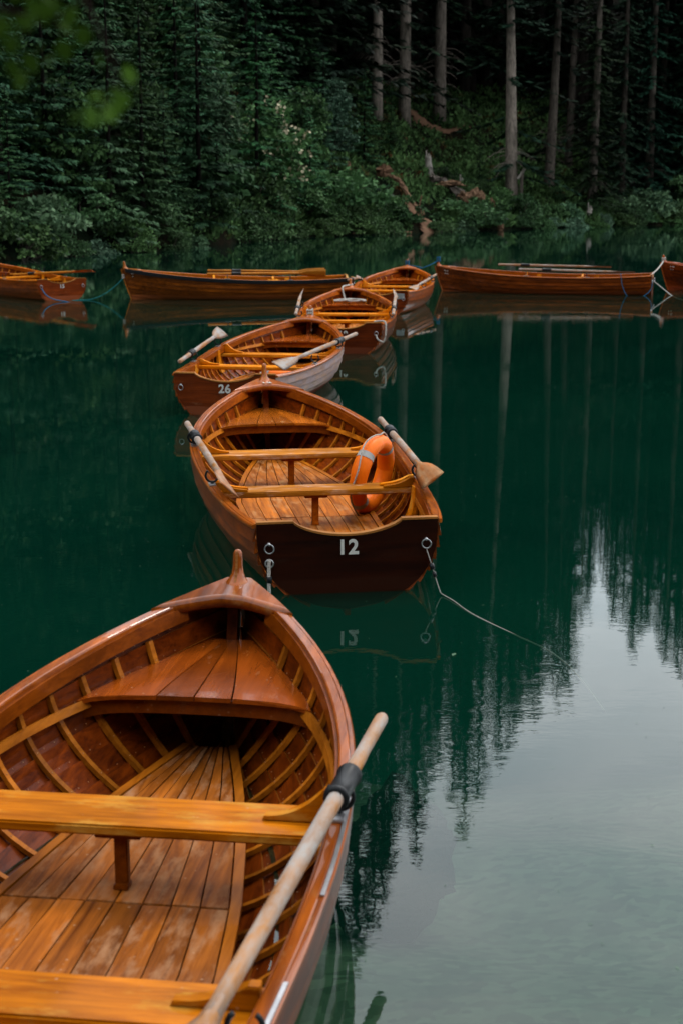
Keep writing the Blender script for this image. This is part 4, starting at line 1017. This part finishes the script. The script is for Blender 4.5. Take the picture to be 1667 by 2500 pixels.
ob('root_end', bm_mesh('root_end', gnarl(gp(2.05, 77.9, .95), (.3, .25, .26), .9, 3), M['soil']), o)
o = thing('uprooted_stump', 'jagged uprooted stump with pale twisted roots on the slope', 'tree stump')
cz = G_(6.45, 78.2)
ob('stump_body', bm_mesh('stump_body', gnarl((6.45, 78.2, cz + .75), (.48, .4, .38), .8, 5), M['deadwood']), o)
for i, (a_, b_, c_, ra) in enumerate(((.25, -.3, .25, .3), (.3, -.4, -.15, .24), (.62, -.6, -.35, .26), (-.45, -.1, .35, .2), (.95, -.6, .0, .17))):
    ob('root', bm_mesh('root', gnarl((6.45 + a_, 78.2 + b_, cz + .5 + c_), (ra, ra, ra * 1.2), .9, 11 + i), M['deadwood']), o)
o = thing('rotten_log', 'dark rotten log with splintered bark beside the uprooted stump', 'log')
ob('log_body', mk('log_body', *wobbly([gp(4.6, 80.3, .72), gp(5.3, 79.6, .62), gp(6.1, 78.9, .72)], .15, .2, 9, 6, .45, 5), M['bark'], False), o)
ob('splintered_bark', bm_mesh('splintered_bark', gnarl(gp(5.5, 79.25, .85), (.55, .2, .13), .9, 8), M['deadwood']), o)
def stump(x, y, r, h, label, mat, lean=(0, 0)):
    o = thing('tree_stump', label, 'tree stump', (x, y, G_(x, y)), group='broken stumps on the slope')
    ob('stump_body', mk('stump_body', *wobbly([(0, 0, -.2), (lean[0] * .5, lean[1], h * .5), (lean[0], lean[1], h)], r * 1.15, r * .8, 9, 5, .15, int(x * 10) % 97), M[mat]), o)
    ob('splinter', mk('splinter', *join([wobbly([(lean[0] + dx * r, 0, h * .92), (lean[0] + dx * r * 1.1, .0, h + k)], r * .35, r * .08, 5, 3, .2, 4) for dx, k in ((-.5, .35), (.1, .2), (.5, .12))]), M[mat]), o)
stump(4.63, 82.6, .19, .95, 'grey broken stump above the rotten log', 'greywood', (-.1, 0))
stump(6.15, 81.6, .14, .65, 'thin bright stump between the grey stump and the thickest trunk', 'greywood', (.08, 0))
stump(13.0, 82.6, .16, .55, 'white forked stump at the waterline below the shore trunk', 'greywood', (.1, 0))
stump(7.75, 76.9, .17, .35, 'rusty brown stump at the waterline between the shrubs', 'soil', (.1, 0))
stump(.35, 75.5, .10, .7, 'slim reddish stump half hidden in the shrubs left of the fallen log', 'deadwood', (0, 0))
o = thing('leaning_post', 'dark leaning post beside the foot of the thickest trunk', 'post', (9.5, 83.2, G_(9.5, 83.2)))
ob('post_shaft', mk('post_shaft', *wobbly([(0, 0, -.2), (.02, 0, .7), (.05, 0, 1.5)], .10, .085, 8, 4, .1, 2), M['bark']), o)
ob('post_arm', mk('post_arm', *wobbly([(-.2, 0, 1.2), (0, 0, 1.45), (.18, 0, 1.75)], .07, .09, 8, 4, .1, 2), M['greywood']), o)
for i, (x, y, a, l) in enumerate(((2.75, 70.9, .1, .85), (.3, 69.5, .2, .6), (8.4, 78.0, .9, .5))):
    o = thing('driftwood_board', ('pale flat board lying in the water below the soil slip', 'thin pale stick floating by the broad shrub', 'short pale branch in the water right of the rusty stump')[i], 'driftwood')
    ob('board', mk('board', *wobbly([(x - l / 2, y, .03), (x, y + .05, .05), (x + l / 2, y + a, .06)], .07, .06, 6, 4, .15, i), M['deadwood']), o)

# ------------------------------------------------------------------ leafy twig hanging close to the camera
M['near_leaf'] = leafmat('twig_leaves', (.012, .036, .005), (.05, .105, .010), .7, .35, .02, 8)
M['twig'] = plain('twig_bark', (.010, .006, .004), .9)
o = thing('overhanging_twig', 'blurred leafy twig hanging into the upper left corner', 'branch')
def cw(px, py, d):                            # metres from the camera's axis -> world, used once to set these few leaves out in space
    a = R(12.1); return Vector((px * d, d * math.cos(a) + py * d * math.sin(a), 2.267 - d * math.sin(a) + py * d * math.cos(a)))
D = 1.3
main = [cw(-.55, .62, D), cw(-.32, .42, D), cw(-.235, .335, D), cw(-.175, .322, D)]
side = [cw(-.20, .40, D), cw(-.165, .33, D), cw(-.150, .295, D), cw(-.146, .272, D)]
ob('stem', mk('stem', *join([limb(main, .005, .0012, 6), limb(side, .0022, .0008, 6)]), M['twig']), o)
lv = []
for t in np.linspace(0, 1, 5):
    pass
lf = bmesh.new()
prof = [(0, 0), (.25, .30), (.5, .38), (.8, .2), (1, 0)]
top = [lf.verts.new((x, w, -.12 * x * x + .06 * w)) for x, w in prof]; bot = [lf.verts.new((x, -w, -.12 * x * x + .06 * w)) for x, w in prof[1:-1]]
lf.faces.new(top + bot[::-1]); leaf_me = bm_mesh('leaf', lf, M['near_leaf'])
spots = [(-.176, .327), (-.185, .320), (-.196, .323), (-.182, .309), (-.192, .308), (-.206, .30), (-.215, .312), (-.190, .297), (-.208, .288), (-.138, .29), (-.1385, .281), (-.139, .274), (-.145, .268), (-.152, .270), (-.158, .267), (-.165, .266), (-.149, .263), (-.156, .259), (-.212, .325), (-.22, .318), (-.218, .296), (-.20, .33), (-.16, .30), (-.167, .318), (-.215, .328), (-.225, .324), (-.205, .334), (-.195, .338), (-.185, .334), (-.142, .292), (-.143, .263), (-.155, .273), (-.161, .259), (-.17, .261), (-.147, .278)] + [(random.uniform(-.226, -.165), random.uniform(.318, .345)) for _ in range(18)]
for i, (a, b) in enumerate(spots):
    p = cw(a, b, D + random.uniform(-.12, .12)); lo = ob('leaf', leaf_me, o)
    lo.matrix_local = Matrix.Translation(p) @ Matrix.Rotation(random.uniform(0, 6.28), 4, 'Z') @ Matrix.Rotation(random.uniform(.2, 1.2), 4, 'Y') @ Matrix.Rotation(random.uniform(-.6, .6), 4, 'X') @ Matrix.Scale(random.uniform(.014, .022), 4)
    br = (1.05 if b < .3 and a > -.17 else .5); lo.color = (br, br, br, 1)
o = thing('reflection_rock', 'dark rock added for a tree reflection in the water right of the closest boat', 'rock', (.27, 7.0, -.98))  # dark body added where a tree reflection darkens the water
for i, (c_, rd) in enumerate((((0, 0, .0), (.27, .26, .32)), ((-.22, -.12, -.05), (.17, .2, .26)))):
    ob('reflection_rock_body' if i == 0 else 'reflection_rock_lobe', bm_mesh('reflection_rock_body', gnarl(c_, rd, .4, 21 + i, 4), M['refl_rock']), o)
# small leaves afloat
fl = bmesh.new(); fv = [fl.verts.new(p) for p in ((-.03, 0, 0), (0, .013, .004), (.03, .002, .002), (0, -.012, .003))]; fl.faces.new(fv); float_me = bm_mesh('floating_leaf', fl, M['leaf_pale'])
for (x, y, lab) in ((.55, 7.22, 'tiny pale leaf afloat right of boat 12 reflection'), (1.35, 4.35, 'tiny leaf afloat in the sky reflection right of the closest boat'), (1.12, 3.95, 'small leaf afloat low in the sky reflection')):
    thing('floating_leaf', lab, 'leaf', (x, y, .003), (0, 0, random.uniform(0, 6)), me=float_me)

# ------------------------------------------------------------------ say which tree or shrub is which
PLACES = ((0, 'beyond the left edge'), (110, 'above the stern of boat 15'), (280, 'between boat 15 and boat 9'), (450, 'above the bow of boat 9'), (600, 'above the oars of boat 9'),
          (760, 'by the blossoming shrub'), (900, 'left of the pale trunks'), (1010, 'by the fallen log'), (1200, 'behind the stumps'), (1300, 'by the thickest trunk'),
          (1400, 'behind the straight grey trunk'), (1480, 'by the shore trunk'), (1670, 'near the right edge'), (1e9, 'beyond the right edge'))
KIND = {'young spruces along the left shore': 'young spruce', 'bushy spruces on the left slope': 'bushy spruce', 'tall spruces on the left slope': 'towering spruce', 'dark spruces of the forest interior': 'dim inner spruce',
        'tallest spruces of the right slope': 'high spruce', 'leafy shrubs along the waterline': 'waterline shrub', 'low shrubs on the right slope': 'low slope shrub'}
named = {}
for o in S.objects:
    if o.get('group') in KIND:
        x, y = o.location.x, o.location.y; px = 833 + 3745 * x / (y * .978)
        pl = next(p for lim, p in PLACES if px < lim); c = next(ch for ch in o.children if ch.name.split('.')[0] in ('crown', 'foliage')).color[1]
        tone = 'bright' if c > 1.15 else ('dark' if c < .75 else 'green')
        named.setdefault('%s %s %s' % (tone, KIND[o['group']], pl), []).append((px, o))
NTH = ('first', 'second', 'third', 'fourth', 'fifth', 'sixth', 'seventh', 'eighth', 'ninth', 'tenth')
for lab, lst in named.items():
    lst.sort(key=lambda q: q[0])
    for i, (px, o) in enumerate(lst):
        o['label'] = lab if len(lst) == 1 else lab + ', ' + ((NTH[i] + ' from the left') if i < 10 else (NTH[len(lst) - 1 - i] + ' from the right' if len(lst) - 1 - i < 10 else 'in the middle of its cluster'))
g = np.random.default_rng(9); nq = 900
X = g.uniform(-3, 5, nq); Y = g.uniform(3.2, 22, nq) ; P = np.stack([X, Y, np.full(nq, .0035)], -1); a = g.uniform(0, 3.14, nq); ln = g.uniform(.003, .011, nq)[:, None]; d = np.stack([np.cos(a), np.sin(a), np.zeros(nq)], -1); s_ = np.stack([-np.sin(a), np.cos(a), np.zeros(nq)], -1)
bad = np.array([any(inside(Vector((x, y)), pl) for pl in polys) for x, y in zip(X, Y)]); P, d, s_, ln = P[~bad], d[~bad], s_[~bad], ln[~bad]
ob('floating_needles', quads('floating_needles', np.stack([P - d * ln, P + s_ * .0022, P + d * ln, P - s_ * .0022], 1), M['leaf_pale']), kind='stuff')
print('objects', len(S.objects))
